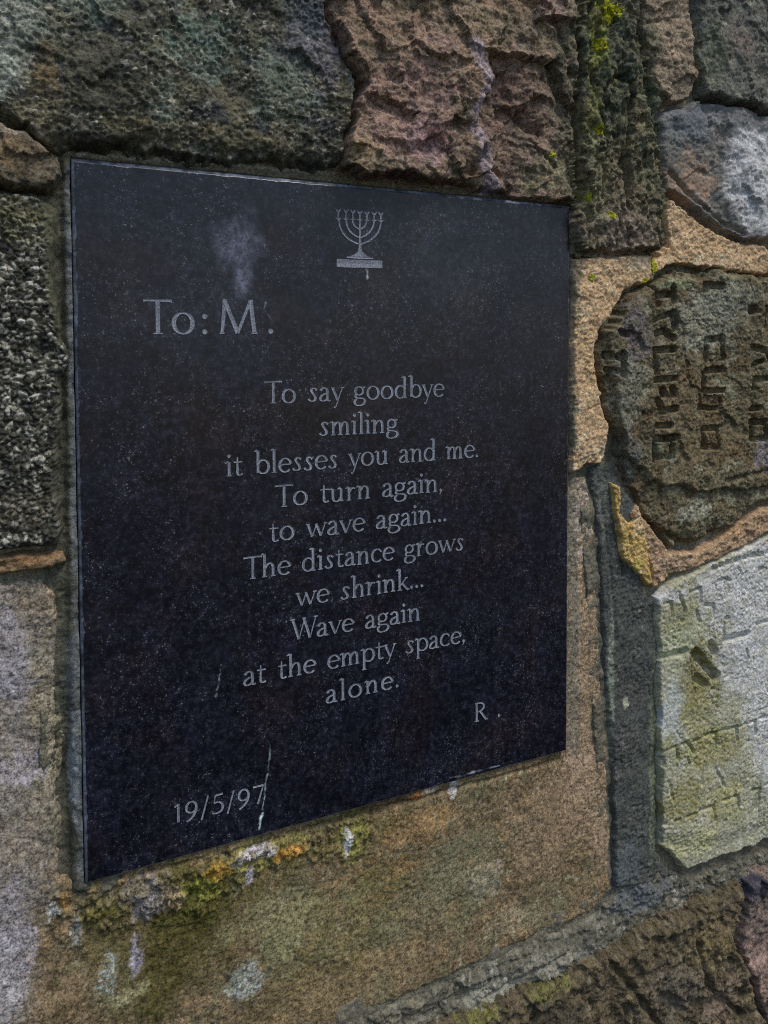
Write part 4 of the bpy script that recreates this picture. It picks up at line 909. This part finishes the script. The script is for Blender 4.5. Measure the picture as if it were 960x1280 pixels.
# ---------------------------------------------------------------- the plaque
plaque = empty('memorial_plaque', from_mm(200, -10, 0))
tag(plaque, 'polished black granite memorial plaque engraved with a farewell poem and candelabrum emblem', 'plaque')
def granite():
    m = bpy.data.materials.new('black_granite'); m.use_nodes = True; nt = m.node_tree; bs = nt.nodes['Principled BSDF']
    tc = nt.nodes.new('ShaderNodeTexCoord'); vec = tc.outputs['Object']
    at = nt.nodes.new('ShaderNodeAttribute'); at.attribute_name = 'albedo'
    dens = noise_tex(nt, vec, 22, 4, 0.6); fine = noise_tex(nt, vec, 260, 3, 0.6)
    hue = noise_tex(nt, vec, 14, 3, 0.6)
    wob = nt.nodes.new('ShaderNodeVectorMath'); wob.operation = 'ADD'
    nz = nt.nodes.new('ShaderNodeTexNoise'); nz.inputs['Scale'].default_value = 500; nt.links.new(vec, nz.inputs['Vector'])
    scl = nt.nodes.new('ShaderNodeVectorMath'); scl.operation = 'SCALE'; scl.inputs['Scale'].default_value = 0.0022
    nt.links.new(nz.outputs['Color'], scl.inputs[0]); nt.links.new(vec, wob.inputs[0]); nt.links.new(scl.outputs[0], wob.inputs[1])
    tot = None
    for (s, lo, st) in ((560, 0.76, 0.085), (900, 0.68, 0.08), (330, 0.92, 0.10)):
        vo = node(nt, 'ShaderNodeTexVoronoi', Scale=s); nt.links.new(wob.outputs[0], vo.inputs['Vector'])
        sp = nt.nodes.new('ShaderNodeSeparateColor'); nt.links.new(vo.outputs['Color'], sp.inputs[0])
        f = mathn(nt, 'MULTIPLY', ramp(nt, sp.outputs[0], lo, 1.0), ramp(nt, vo.outputs['Distance'], 0.42, 0.12))
        f = mathn(nt, 'MULTIPLY', mathn(nt, 'MULTIPLY', f, st), ramp(nt, sp.outputs[1], 0.2, 1.0, 0.25, 1.9))
        tot = f if tot is None else mathn(nt, 'ADD', tot, f)
    tot = mathn(nt, 'MULTIPLY', tot, ramp(nt, dens, 0.36, 0.62, 0.3, 1.8))
    tot = mathn(nt, 'ADD', tot, ramp(nt, fine, 0.45, 0.72, 0.0, 0.014))
    ir = noise_tex(nt, vec, 420, 4, 0.75, 1.2)
    tot = mathn(nt, 'ADD', tot, mathn(nt, 'MULTIPLY', ramp(nt, ir, 0.59, 0.72, 0.0, 0.17), ramp(nt, dens, 0.36, 0.62, 0.1, 1.5)))
    fl = mixc(nt, hue, (0.72, 0.86, 1.0), (1.0, 0.84, 0.8))
    sc = nt.nodes.new('ShaderNodeVectorMath'); sc.operation = 'SCALE'; nt.links.new(fl, sc.inputs[0]); nt.links.new(tot, sc.inputs['Scale'])
    ad = nt.nodes.new('ShaderNodeVectorMath'); ad.operation = 'ADD'; nt.links.new(at.outputs['Color'], ad.inputs[0]); nt.links.new(sc.outputs[0], ad.inputs[1])
    mot = mathn(nt, 'MULTIPLY', ramp(nt, noise_tex(nt, vec, 130, 4, 0.65), 0.34, 0.66, 0.62, 1.5), ramp(nt, noise_tex(nt, vec, 28, 4, 0.6), 0.34, 0.66, 0.75, 1.3))
    mo = nt.nodes.new('ShaderNodeVectorMath'); mo.operation = 'SCALE'; nt.links.new(ad.outputs[0], mo.inputs[0]); nt.links.new(mot, mo.inputs['Scale'])
    nt.links.new(mo.outputs[0], bs.inputs['Base Color'])
    sm = noise_tex(nt, vec, 18, 5, 0.6)
    nt.links.new(ramp(nt, sm, 0.3, 0.7, 0.24, 0.36), bs.inputs['Roughness']); bs.inputs['Specular IOR Level'].default_value = 0.5
    return m
M_GRAN = granite()
def slab():
    dx = 0.6; x0, x1, z0, z1 = PLQ
    X, Zc = np.meshgrid(np.linspace(x0, x1, int((x1 - x0) / dx) + 1), np.linspace(z0, z1, int((z1 - z0) / dx) + 1))
    dd = [X - x0, x1 - X, Zc - z0, z1 - Zc]
    H = 0.05 * fbm(X, Zc, 90, 2, 3)
    chip = np.zeros(X.shape)
    for q, d in enumerate(dd):
        n = fbm(X, Zc, 7, 4, 60 + q, 0.6); wv = (1.7, 1.3, 1.0, 2.5)[q] + 1.5 * np.clip(n - 0.12, 0, 1) + 0.25 * n
        H = np.minimum(H, -np.clip(wv - d, 0, 9) * 0.9); chip = np.maximum(chip, 1 - sst(wv * 0.75, wv * 1.05, d))
    col = np.empty(X.shape + (3,)); col[:] = (0.0095, 0.0108, 0.0215); col = col + (np.array((0.0190, 0.0125, 0.0150)) - col) * (0.55 * sst(-0.05, 0.45, fbm(X, Zc, 55, 4, 21)))[..., None]
    for f in [('blob', '6a6d80', 0.75, (107.4, 427.1), (19, 22), 6), ('blob', '7c8095', 0.8, (110.6, 403.8), (8, 15), 5), ('blob', '5c5f70', 0.25, (116.8, 447.8), (7, 14), 5),
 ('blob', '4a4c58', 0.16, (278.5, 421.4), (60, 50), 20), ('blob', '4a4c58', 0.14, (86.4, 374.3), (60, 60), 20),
 ('line', 'a9bcc4', 0.7, [(118.5, 2.4), (120.4, 14.4), (122.9, 25.7), (124.3, 37.3), (127.5, 54.4), (128.2, 66.2)], 0.62, 9),
 ('line', 'c9e0e2', 0.9, [(119.8, 8.6), (122.3, 18.7)], 0.95, 4), ('line', '9aa2ac', 0.6, [(92.4, 131.8), (91.1, 120.6), (88.7, 109.6)], 0.8, 5),
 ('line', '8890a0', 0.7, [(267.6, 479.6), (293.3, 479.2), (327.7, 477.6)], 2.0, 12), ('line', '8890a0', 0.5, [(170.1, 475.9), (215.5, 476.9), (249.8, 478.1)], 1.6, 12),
 ('line', 'b8c0cc', 0.5, [(127.9, 387.4), (126.7, 383.4)], 0.7, 9), ('line', '8890a0', 0.3, [(129.0, 378.9), (135.5, 372.2)], 0.6, 9),
 ('line', 'b0b5c0', 0.7, [(207.2, 415.2), (207.8, 407.4)], 0.9, 9), ('line', 'a0a8b6', 0.8, [(279.8, 3.9), (301.3, 3.4), (329.0, 3.0)], 1.0, 14),
 ('line', '70788a', 0.6, [(0.5, 475.1), (1.2, 387.0), (0.9, 290.3), (1.1, 195.8), (-0.4, 2.9)], 0.8, 20)]:
        k, hx, st, L, rr, nsc = f
        if k == 'blob':
            q = np.sqrt(((X - L[0]) / rr[0]) ** 2 + ((Zc - L[1]) / rr[1]) ** 2) + 0.5 * fbm(X, Zc, max(rr) * 0.8, 4, 77)
            m = (1 - sst(0.1, 1.2, q)) * (0.75 + 0.6 * fbm(X, Zc, nsc, 3, 78)) * (1 - 0.8 * sst(0.2, 0.45, fbm(X, Zc, 1.8, 2, 79)))
        else:
            q = seg_dist(X + 0.9 * fbm(X, Zc, 5, 3, 91), Zc + 0.9 * fbm(X, Zc, 5, 3, 92), L)
            wv = rr * (0.35 + 1.3 * np.clip(0.5 + fbm(X, Zc, nsc, 3, 93) * 1.4, 0, 1.2))
            m = (1 - sst(wv * 0.5, wv, q)) * sst(-0.3, 0.15, fbm(X, Zc, nsc, 3, 94))
        m = np.clip(m * st, 0, 1)[..., None]; col = col + (lin(hx) * 1.3 - col) * m
    ec = np.array((0.17, 0.20, 0.26)) * (0.7 + 0.9 * np.clip(fbm(X, Zc, 12, 4, 95) + 0.3, 0, 1))[..., None]
    col = col + (ec - col) * (chip * 0.85)[..., None]
    grid_solid('slab', X, Zc, H, np.ones(X.shape, bool), col, -20.0, M_GRAN, plaque, (200, 0, 0))
slab()

# ---- lettering: a broad-pen roman alphabet drawn as strokes, cut with a shallow V
TK, TN = 0.120, 0.047
def bez(*p, n=14):
    P = [np.array(q, float) for q in p]; out = []
    for t in np.linspace(0, 1, n):
        Q = P
        while len(Q) > 1: Q = [a + (b - a) * t for a, b in zip(Q, Q[1:])]
        out.append(tuple(Q[0]))
    return out
def arc(cx, cy, rx, ry, a0, a1, n=26):
    return [(cx + rx * math.cos(math.radians(a)), cy + ry * math.sin(math.radians(a))) for a in np.linspace(a0, a1, n)]
def pen(pts, k=1.0):
    P = np.array(pts); d = np.gradient(P, axis=0); s = np.abs(d[:, 1]) / (np.hypot(d[:, 0], d[:, 1]) + 1e-9)
    return (pts, list(TN + (TK * k - TN) * s ** 1.6))
def ln(x0, y0, x1, y1, w, w2=None): return ([(x0, y0), ((x0 + x1) / 2, (y0 + y1) / 2), (x1, y1)], [w, (w + (w2 or w)) / 2 * 0.96, w2 or w])
def foot(x, y, l=0.10): return ln(x - l, y + 0.02, x + l, y + 0.02, 0.04)
def headl(x, y): return ([(x - 0.12, y - 0.07), (x - 0.05, y - 0.03), (x + 0.02, y - 0.01)], [0.03, 0.06, 0.07])
def stem(x, y0, y1): return ln(x, y0, x, y1, TK)
def ball(x, y, r=0.075): return ([(x, y - r), (x, y - r * 0.6), (x, y), (x, y + r * 0.6), (x, y + r)], [r * 0.5, r * 1.6, r * 2, r * 1.6, r * 0.5])
def arch(x0, x1): return pen(bez((x0 + 0.03, 0.40), (x0 + 0.10, 0.62), (x1, 0.72), (x1, 0.36)))
G = {
 'o': ([pen(arc(.32, .31, .255, .30, 0, 360, 40))], .68),
 'n': ([stem(.14, 0, .62), headl(.10, .64), arch(.14, .50), stem(.50, 0, .38), foot(.14, 0), foot(.50, 0)], .68),
 'm': ([stem(.14, 0, .62), headl(.10, .64), arch(.14, .46), stem(.46, 0, .38), arch(.46, .78), stem(.78, 0, .38), foot(.14, 0), foot(.46, 0), foot(.78, 0)], .96),
 'r': ([stem(.14, 0, .62), headl(.10, .64), pen(bez((.17, .40), (.22, .60), (.34, .60), (.42, .55))), foot(.14, 0)], .48),
 'u': ([stem(.14, .2, .60), headl(.10, .64), pen(bez((.14, .24), (.14, -.06), (.40, -.06), (.48, .18))), stem(.50, 0, .60), headl(.46, .64), foot(.55, 0, .06)], .70),
 'i': ([stem(.14, 0, .62), headl(.10, .64), foot(.14, 0), ball(.14, .88)], .31),
 'l': ([stem(.14, 0, 1.04), headl(.10, 1.06), foot(.14, 0)], .31),
 't': ([ln(.17, .14, .17, .80, TK, .05), pen(bez((.17, .18), (.17, -.02), (.28, -.01), (.38, .06))), ln(.02, .59, .38, .59, TN)], .42),
 'a': ([pen(bez((.08, .48), (.12, .64), (.40, .70), (.38, .40))), stem(.38, .10, .42), pen(bez((.38, .14), (.38, -.02), (.46, .0), (.52, .04))), pen(bez((.38, .36), (.02, .32), (-.02, .02), (.20, .01))), pen(bez((.20, .01), (.30, .02), (.36, .10), (.38, .14)))], .56),
 'b': ([stem(.14, .04, 1.04), headl(.10, 1.06), pen(arc(.36, .31, .235, .30, -140, 150))], .68),
 'd': ([pen(arc(.30, .31, .235, .30, 40, 325)), stem(.51, .0, 1.04), headl(.47, 1.06), foot(.57, 0, .05)], .70),
 'e': ([ln(.07, .33, .54, .35, TN), pen(arc(.31, .31, .245, .30, 8, 318))], .60),
 'c': ([pen(arc(.31, .31, .245, .30, 48, 315)), ball(.48, .50, .05)], .56),
 'g': ([pen(arc(.27, .42, .185, .19, 0, 360, 30), .85), ln(.40, .56, .55, .60, .06), pen(bez((.15, .27), (.02, .12), (.14, .08), (.30, .08))), pen(bez((.30, .08), (.60, .08), (.60, -.14), (.42, -.24))), pen(bez((.42, -.24), (.10, -.36), (-.06, -.10), (.14, .04)))], .60),
 'h': ([stem(.14, 0, 1.04), headl(.10, 1.06), arch(.14, .50), stem(.50, 0, .38), foot(.14, 0), foot(.50, 0)], .68),
 'k': ([stem(.14, 0, 1.04), headl(.10, 1.06), ln(.18, .26, .46, .60, TN), ln(.25, .36, .54, 0, TK * .9), foot(.14, 0), foot(.54, 0, .07), foot(.46, .58, .07)], .62),
 'p': ([stem(.14, -.36, .60), headl(.10, .64), pen(arc(.36, .31, .235, .30, -150, 145)), foot(.14, -.37)], .68),
 's': ([pen(bez((.40, .50), (.34, .68), (.06, .66), (.08, .46), (.12, .34), (.40, .34), (.44, .20), (.44, -.06), (.12, -.06), (.05, .13), n=30), 1.0)], .50),
 'v': ([ln(.06, .60, .28, .02, TK * .95), ln(.50, .60, .28, .02, TN), foot(.06, .58, .09), foot(.50, .58, .08)], .56),
 'w': ([ln(.06, .60, .25, .02, TK * .9), ln(.44, .60, .25, .02, TN), ln(.42, .60, .62, .02, TK * .9), ln(.82, .60, .62, .02, TN), foot(.06, .58, .09), foot(.82, .58, .08)], .88),
 'y': ([ln(.06, .60, .28, .04, TK * .95), ln(.50, .60, .20, -.26, TN), ball(.15, -.28, .05), foot(.06, .58, .09), foot(.50, .58, .08)], .56),
 '.': ([ball(.10, .07)], .22), ',': ([ball(.10, .07), ln(.12, .04, .04, -.14, .06, .03)], .22), ':': ([ball(.10, .07), ball(.10, .52)], .3),
 '\u2026': ([ball(.10, .07), ball(.36, .07), ball(.62, .07)], .74),
 '/': ([ln(.04, -.16, .34, 1.02, .08)], .40),
 'T': ([ln(.02, .965, .76, .965, .065), stem(.39, 0, .96), foot(.39, 0, .12), ln(.02, .98, .03, .90, .03), ln(.76, .98, .75, .90, .03)], .74),
 'M': ([ln(.10, 0, .18, 1.0, .09, .12), ln(.17, .98, .50, .02, TK), ln(.50, .02, .84, .98, .085), ln(.84, 1.0, .94, 0, TK), foot(.10, 0, .06), foot(.94, 0, .08)], 1.02),
 'W': ([ln(.06, .98, .32, .02, TK), ln(.58, .98, .32, .02, TN), ln(.54, .98, .80, .02, TK), ln(1.06, .98, .80, .02, TN), foot(.06, .96, .10), foot(.56, .96, .08), foot(1.06, .96, .09)], 1.08),
 'R': ([stem(.14, 0, .98), foot(.14, 0, .12), pen(bez((.14, .96), (.66, 1.04), (.66, .50), (.14, .50))), ln(.34, .50, .66, 0, TK * .95), ln(.06, .965, .2, .965, .05), foot(.68, .0, .07)], .72),
 '1': ([stem(.18, 0, .96), ln(.02, .84, .18, .95, .06, .09)], .36),
 '9': ([pen(arc(.31, .66, .225, .29, 0, 360, 36)), pen(bez((.535, .66), (.54, .30), (.34, .05), (.10, -.06)))], .62),
 '5': ([ln(.16, .94, .52, .97, .075), ln(.17, .94, .12, .56, .055), pen(bez((.12, .56), (.40, .66), (.56, .44), (.50, .22))), pen(bez((.50, .22), (.44, .0), (.20, -.04), (.04, .06)))], .60),
 '7': ([ln(.04, .95, .52, .95, .07), ln(.52, .96, .26, 0, .06, .11)], .52),
 ' ': ([], .46),
}
def letter_mat():
    m = bpy.data.materials.new('cut_granite'); m.use_nodes = True; nt = m.node_tree; bs = nt.nodes['Principled BSDF']
    tc = nt.nodes.new('ShaderNodeTexCoord'); vec = tc.outputs['Object']
    n = noise_tex(nt, vec, 900, 3, 0.7); n2 = noise_tex(nt, vec, 60, 3, 0.6)
    k = mathn(nt, 'MULTIPLY', ramp(nt, n, 0.35, 0.65, 0.55, 1.35), ramp(nt, n2, 0.3, 0.7, 0.8, 1.2))
    sc = nt.nodes.new('ShaderNodeVectorMath'); sc.operation = 'SCALE'; sc.inputs[0].default_value = (0.32, 0.35, 0.41); nt.links.new(k, sc.inputs['Scale'])
    nt.links.new(sc.outputs[0], bs.inputs['Base Color']); bs.inputs['Roughness'].default_value = 0.9; bs.inputs['Specular IOR Level'].default_value = 0.15
    return m
M_CUT = letter_mat()
class Ribbon:
    def __init__(self): self.V = []; self.F = []; self.k = 0
    def stroke(self, pts, ws, fx):
        P = np.array([fx(p) for p in pts]); W = np.array(ws, float)
        d = np.gradient(P, axis=0); d /= np.hypot(d[:, 0], d[:, 1])[:, None] + 1e-12
        nrm = np.stack([-d[:, 1], d[:, 0]], 1)
        self.k += 1; e = 0.004 * (self.k % 23); top = 0.34 + e; b0 = len(self.V)
        for p, n_, wv in zip(P, nrm, W):
            low = max(0.06, top - 0.34 * min(wv / 2.0, 1.0)) + e * 0.2
            for s, h in ((1, -0.15), (1, top), (0, low), (-1, top), (-1, -0.15)):
                q = p + n_ * s * wv / 2; self.V.append((q[0], h, q[1]))
        for i in range(len(P) - 1):
            for j in range(4):
                a = b0 + i * 5 + j; self.F.append((a, a + 5, a + 6, a + 1))
        for i in (0, len(P) - 1):
            a = b0 + i * 5; self.F.append((a, a + 1, a + 2, a + 3, a + 4))
    def build(self, name, label=None):
        V = np.array(self.V); c = V.mean(0)
        me = bpy.data.meshes.new(name)
        me.from_pydata([((v[0] - c[0]) / 1000, -v[1] / 1000, (v[2] - c[2]) / 1000) for v in V], [], self.F); me.update()
        o = link(name, me, M_CUT, plaque, from_mm(c[0], 0, c[2]))
        if label: o['label'] = label
        return o
rng = random.Random(4)
def write(text, xl, zl, xr, zr, cap):
    adv = [G[c][1] for c in text]; tot = sum(adv) - 0.10
    k = (xr - xl) / (tot * cap); gk = min(max(k, 0.86), 1.16); gap = (xr - xl - tot * cap * gk) / max(len(text) - 1, 1)
    rb = Ribbon(); x = xl - 0.03 * cap
    for c, a in zip(text, adv):
        zb = zl + (zr - zl) * (x - xl) / max(xr - xl, 1); j = rng.uniform(-.012, .012) * cap; s = 1 + rng.uniform(-.015, .015)
        for pts, ws in G[c][0]:
            rb.stroke(pts, [v * cap * (0.5 + 0.5 * gk) for v in ws], lambda p: (x + p[0] * cap * gk * s, zb + j + p[1] * cap * s))
        x += a * cap * gk + gap
    rb.build('inscription', 'engraved line reading "%s"' % text)
for a in [('To', 43.5, 364.6, 76.7, 364.8, 23.7), (':', 82.4, 364.8, 87.4, 364.9, 23.7), ('M', 94.1, 364.8, 124.7, 364.9, 23.7), ('.', 129.4, 365.2, 133.6, 365.3, 23.7),
 ('To say goodbye', 126.5, 315.2, 274.0, 316.2, 16.3), ('smiling', 168.1, 289.8, 232.5, 289.8, 16.3), ('it blesses you and me.', 98.0, 264.8, 306.4, 265.9, 16.3),
 ('To turn again,', 133.6, 239.8, 272.5, 240.4, 16.3), ('to wave again…', 129.1, 215.0, 276.1, 216.1, 16.2), ('The distance grows', 109.9, 189.6, 292.7, 190.6, 16.2),
 ('we shrink…', 149.4, 164.8, 255.2, 165.3, 16), ('Wave again', 145.5, 139.8, 252.2, 139.0, 16), ('at the empty space,', 108.7, 112.9, 293.9, 114.5, 16),
 ('alone.', 172.0, 87.5, 232.8, 88.7, 16), ('R.', 303.6, 45.7, 328.6, 45.6, 15.6), ('19/5/97', 58.8, 25.6, 121.1, 23.8, 13.6)]: write(*a)
# the seven-branched candelabrum cut at the top of the plaque
def emblem():
    idf = lambda p: p; E = [([(201.9, 456.8), (201.9, 444.6), (202.0, 436.8), (202.0, 432.4)], [1.3, 1.3, 1.5, 1.8]),
 ([(184.9, 450.4), (185.01, 448.13), (185.38, 446.01), (185.99, 444.05), (186.83, 442.25), (187.87, 440.6), (189.11, 439.1), (190.53, 437.76), (192.11, 436.57),
   (193.84, 435.52), (195.7, 434.62), (197.67, 433.87), (199.74, 433.26), (201.9, 432.8)],
  [1.25, 1.25, 1.25, 1.25, 1.25, 1.25, 1.25, 1.25, 1.25, 1.25, 1.25, 1.25, 1.25, 1.25]),
 ([(219.3, 451.0), (219.14, 448.87), (218.72, 446.86), (218.06, 444.97), (217.18, 443.2), (216.08, 441.55), (214.8, 440.03), (213.34, 438.63), (211.72, 437.35),
   (209.97, 436.19), (208.09, 435.16), (206.11, 434.25), (204.04, 433.46), (201.9, 432.8)],
  [1.25, 1.25, 1.25, 1.25, 1.25, 1.25, 1.25, 1.25, 1.25, 1.25, 1.25, 1.25, 1.25, 1.25]),
 ([(190.6, 450.5), (190.69, 448.87), (190.94, 447.35), (191.35, 445.94), (191.91, 444.64), (192.61, 443.45), (193.43, 442.36), (194.37, 441.39), (195.42, 440.52),
   (196.56, 439.76), (197.79, 439.11), (199.1, 438.57), (200.47, 438.13), (201.9, 437.8)],
  [1.25, 1.25, 1.25, 1.25, 1.25, 1.25, 1.25, 1.25, 1.25, 1.25, 1.25, 1.25, 1.25, 1.25]),
 ([(213.4, 451.0), (213.29, 449.45), (213.01, 447.99), (212.57, 446.62), (211.98, 445.34), (211.25, 444.15), (210.41, 443.04), (209.44, 442.03), (208.38, 441.1),
   (207.22, 440.26), (205.98, 439.51), (204.68, 438.85), (203.31, 438.28), (201.9, 437.8)],
  [1.25, 1.25, 1.25, 1.25, 1.25, 1.25, 1.25, 1.25, 1.25, 1.25, 1.25, 1.25, 1.25, 1.25]),
 ([(195.9, 450.4), (195.95, 449.6), (196.08, 448.85), (196.31, 448.15), (196.61, 447.51), (196.98, 446.92), (197.42, 446.38), (197.92, 445.9), (198.48, 445.48),
   (199.09, 445.11), (199.74, 444.8), (200.43, 444.54), (201.15, 444.34), (201.9, 444.2)],
  [1.25, 1.25, 1.25, 1.25, 1.25, 1.25, 1.25, 1.25, 1.25, 1.25, 1.25, 1.25, 1.25, 1.25]),
 ([(207.4, 450.5), (207.34, 449.76), (207.19, 449.06), (206.97, 448.41), (206.68, 447.79), (206.33, 447.22), (205.92, 446.7), (205.46, 446.21), (204.95, 445.77),
   (204.41, 445.37), (203.82, 445.01), (203.2, 444.7), (202.56, 444.43), (201.9, 444.2)],
  [1.25, 1.25, 1.25, 1.25, 1.25, 1.25, 1.25, 1.25, 1.25, 1.25, 1.25, 1.25, 1.25, 1.25]),
 ([(184.4, 456.1), (184.3, 453.2), (184.3, 450.3)], [1.3, 1.2, 1.3]), ([(182.4, 457.6), (183.5, 456.4), (184.4, 455.7)], [0.6, 1.5, 1.6]),
 ([(186.3, 457.8), (185.2, 456.4), (184.4, 455.7)], [0.6, 1.5, 1.6]), ([(182.4, 450.9), (184.3, 450.2), (186.3, 451.0)], [0.6, 1.3, 0.6]),
 ([(190.5, 456.4), (190.5, 453.4), (190.4, 450.5)], [1.3, 1.2, 1.3]), ([(188.5, 457.9), (189.6, 456.6), (190.5, 456.0)], [0.6, 1.5, 1.6]),
 ([(192.5, 458.1), (191.3, 456.7), (190.5, 456.0)], [0.6, 1.5, 1.6]), ([(188.5, 451.0), (190.4, 450.4), (192.4, 451.2)], [0.6, 1.3, 0.6]),
 ([(196.2, 456.3), (196.1, 453.4), (196.1, 450.5)], [1.3, 1.2, 1.3]), ([(194.2, 457.9), (195.3, 456.6), (196.2, 456.0)], [0.6, 1.5, 1.6]),
 ([(198.2, 458.0), (197.0, 456.7), (196.2, 456.0)], [0.6, 1.5, 1.6]), ([(194.1, 451.0), (196.1, 450.4), (198.1, 451.1)], [0.6, 1.3, 0.6]),
 ([(201.8, 455.9), (201.8, 453.3), (201.8, 450.7)], [1.3, 1.2, 1.3]), ([(199.8, 457.5), (200.9, 456.2), (201.8, 455.5)], [0.6, 1.5, 1.6]),
 ([(203.8, 457.6), (202.7, 456.2), (201.8, 455.5)], [0.6, 1.5, 1.6]), ([(199.8, 451.2), (201.8, 450.6), (203.8, 451.3)], [0.6, 1.3, 0.6]),
 ([(207.7, 455.8), (207.7, 453.2), (207.6, 450.5)], [1.3, 1.2, 1.3]), ([(205.6, 457.4), (206.8, 456.1), (207.7, 455.4)], [0.6, 1.5, 1.6]),
 ([(209.7, 457.5), (208.5, 456.1), (207.7, 455.4)], [0.6, 1.5, 1.6]), ([(205.6, 451.1), (207.6, 450.5), (209.7, 451.2)], [0.6, 1.3, 0.6]),
 ([(213.7, 456.0), (213.7, 453.5), (213.7, 451.0)], [1.3, 1.2, 1.3]), ([(211.7, 457.6), (212.8, 456.3), (213.7, 455.7)], [0.6, 1.5, 1.6]),
 ([(215.8, 457.8), (214.6, 456.4), (213.7, 455.7)], [0.6, 1.5, 1.6]), ([(211.6, 451.6), (213.7, 451.0), (215.7, 451.7)], [0.6, 1.3, 0.6]),
 ([(219.3, 456.1), (219.3, 453.5), (219.3, 451.0)], [1.3, 1.2, 1.3]), ([(217.2, 457.7), (218.4, 456.4), (219.3, 455.7)], [0.6, 1.5, 1.6]),
 ([(221.4, 457.8), (220.2, 456.4), (219.3, 455.7)], [0.6, 1.5, 1.6]), ([(217.2, 451.5), (219.3, 450.9), (221.3, 451.6)], [0.6, 1.3, 0.6]),
 ([(202.0, 432.8), (201.9, 429.8), (201.9, 427.2), (201.9, 425.0), (201.9, 423.0)], [2.0, 2.4, 3.6, 9, 18]),
 ([(190.9, 422.6), (201.7, 422.7), (212.6, 422.7)], [1.2, 1.8, 1.2]),
 ([(182.9, 418.0), (192.3, 417.9), (201.9, 418.1), (211.6, 418.3), (220.4, 418.4)], [6.0, 6.0, 5.8, 5.7, 5.6])]
    rb = Ribbon()
    for pts, ws in E[:-1]: rb.stroke(pts, ws, idf)
    o = rb.build('emblem', 'engraved seven branched candelabrum on a bar')
    rb = Ribbon(); rb.stroke(*E[-1], idf); q = rb.build('base_bar')
    q.parent = o; q.location = q.location - o.location
emblem()
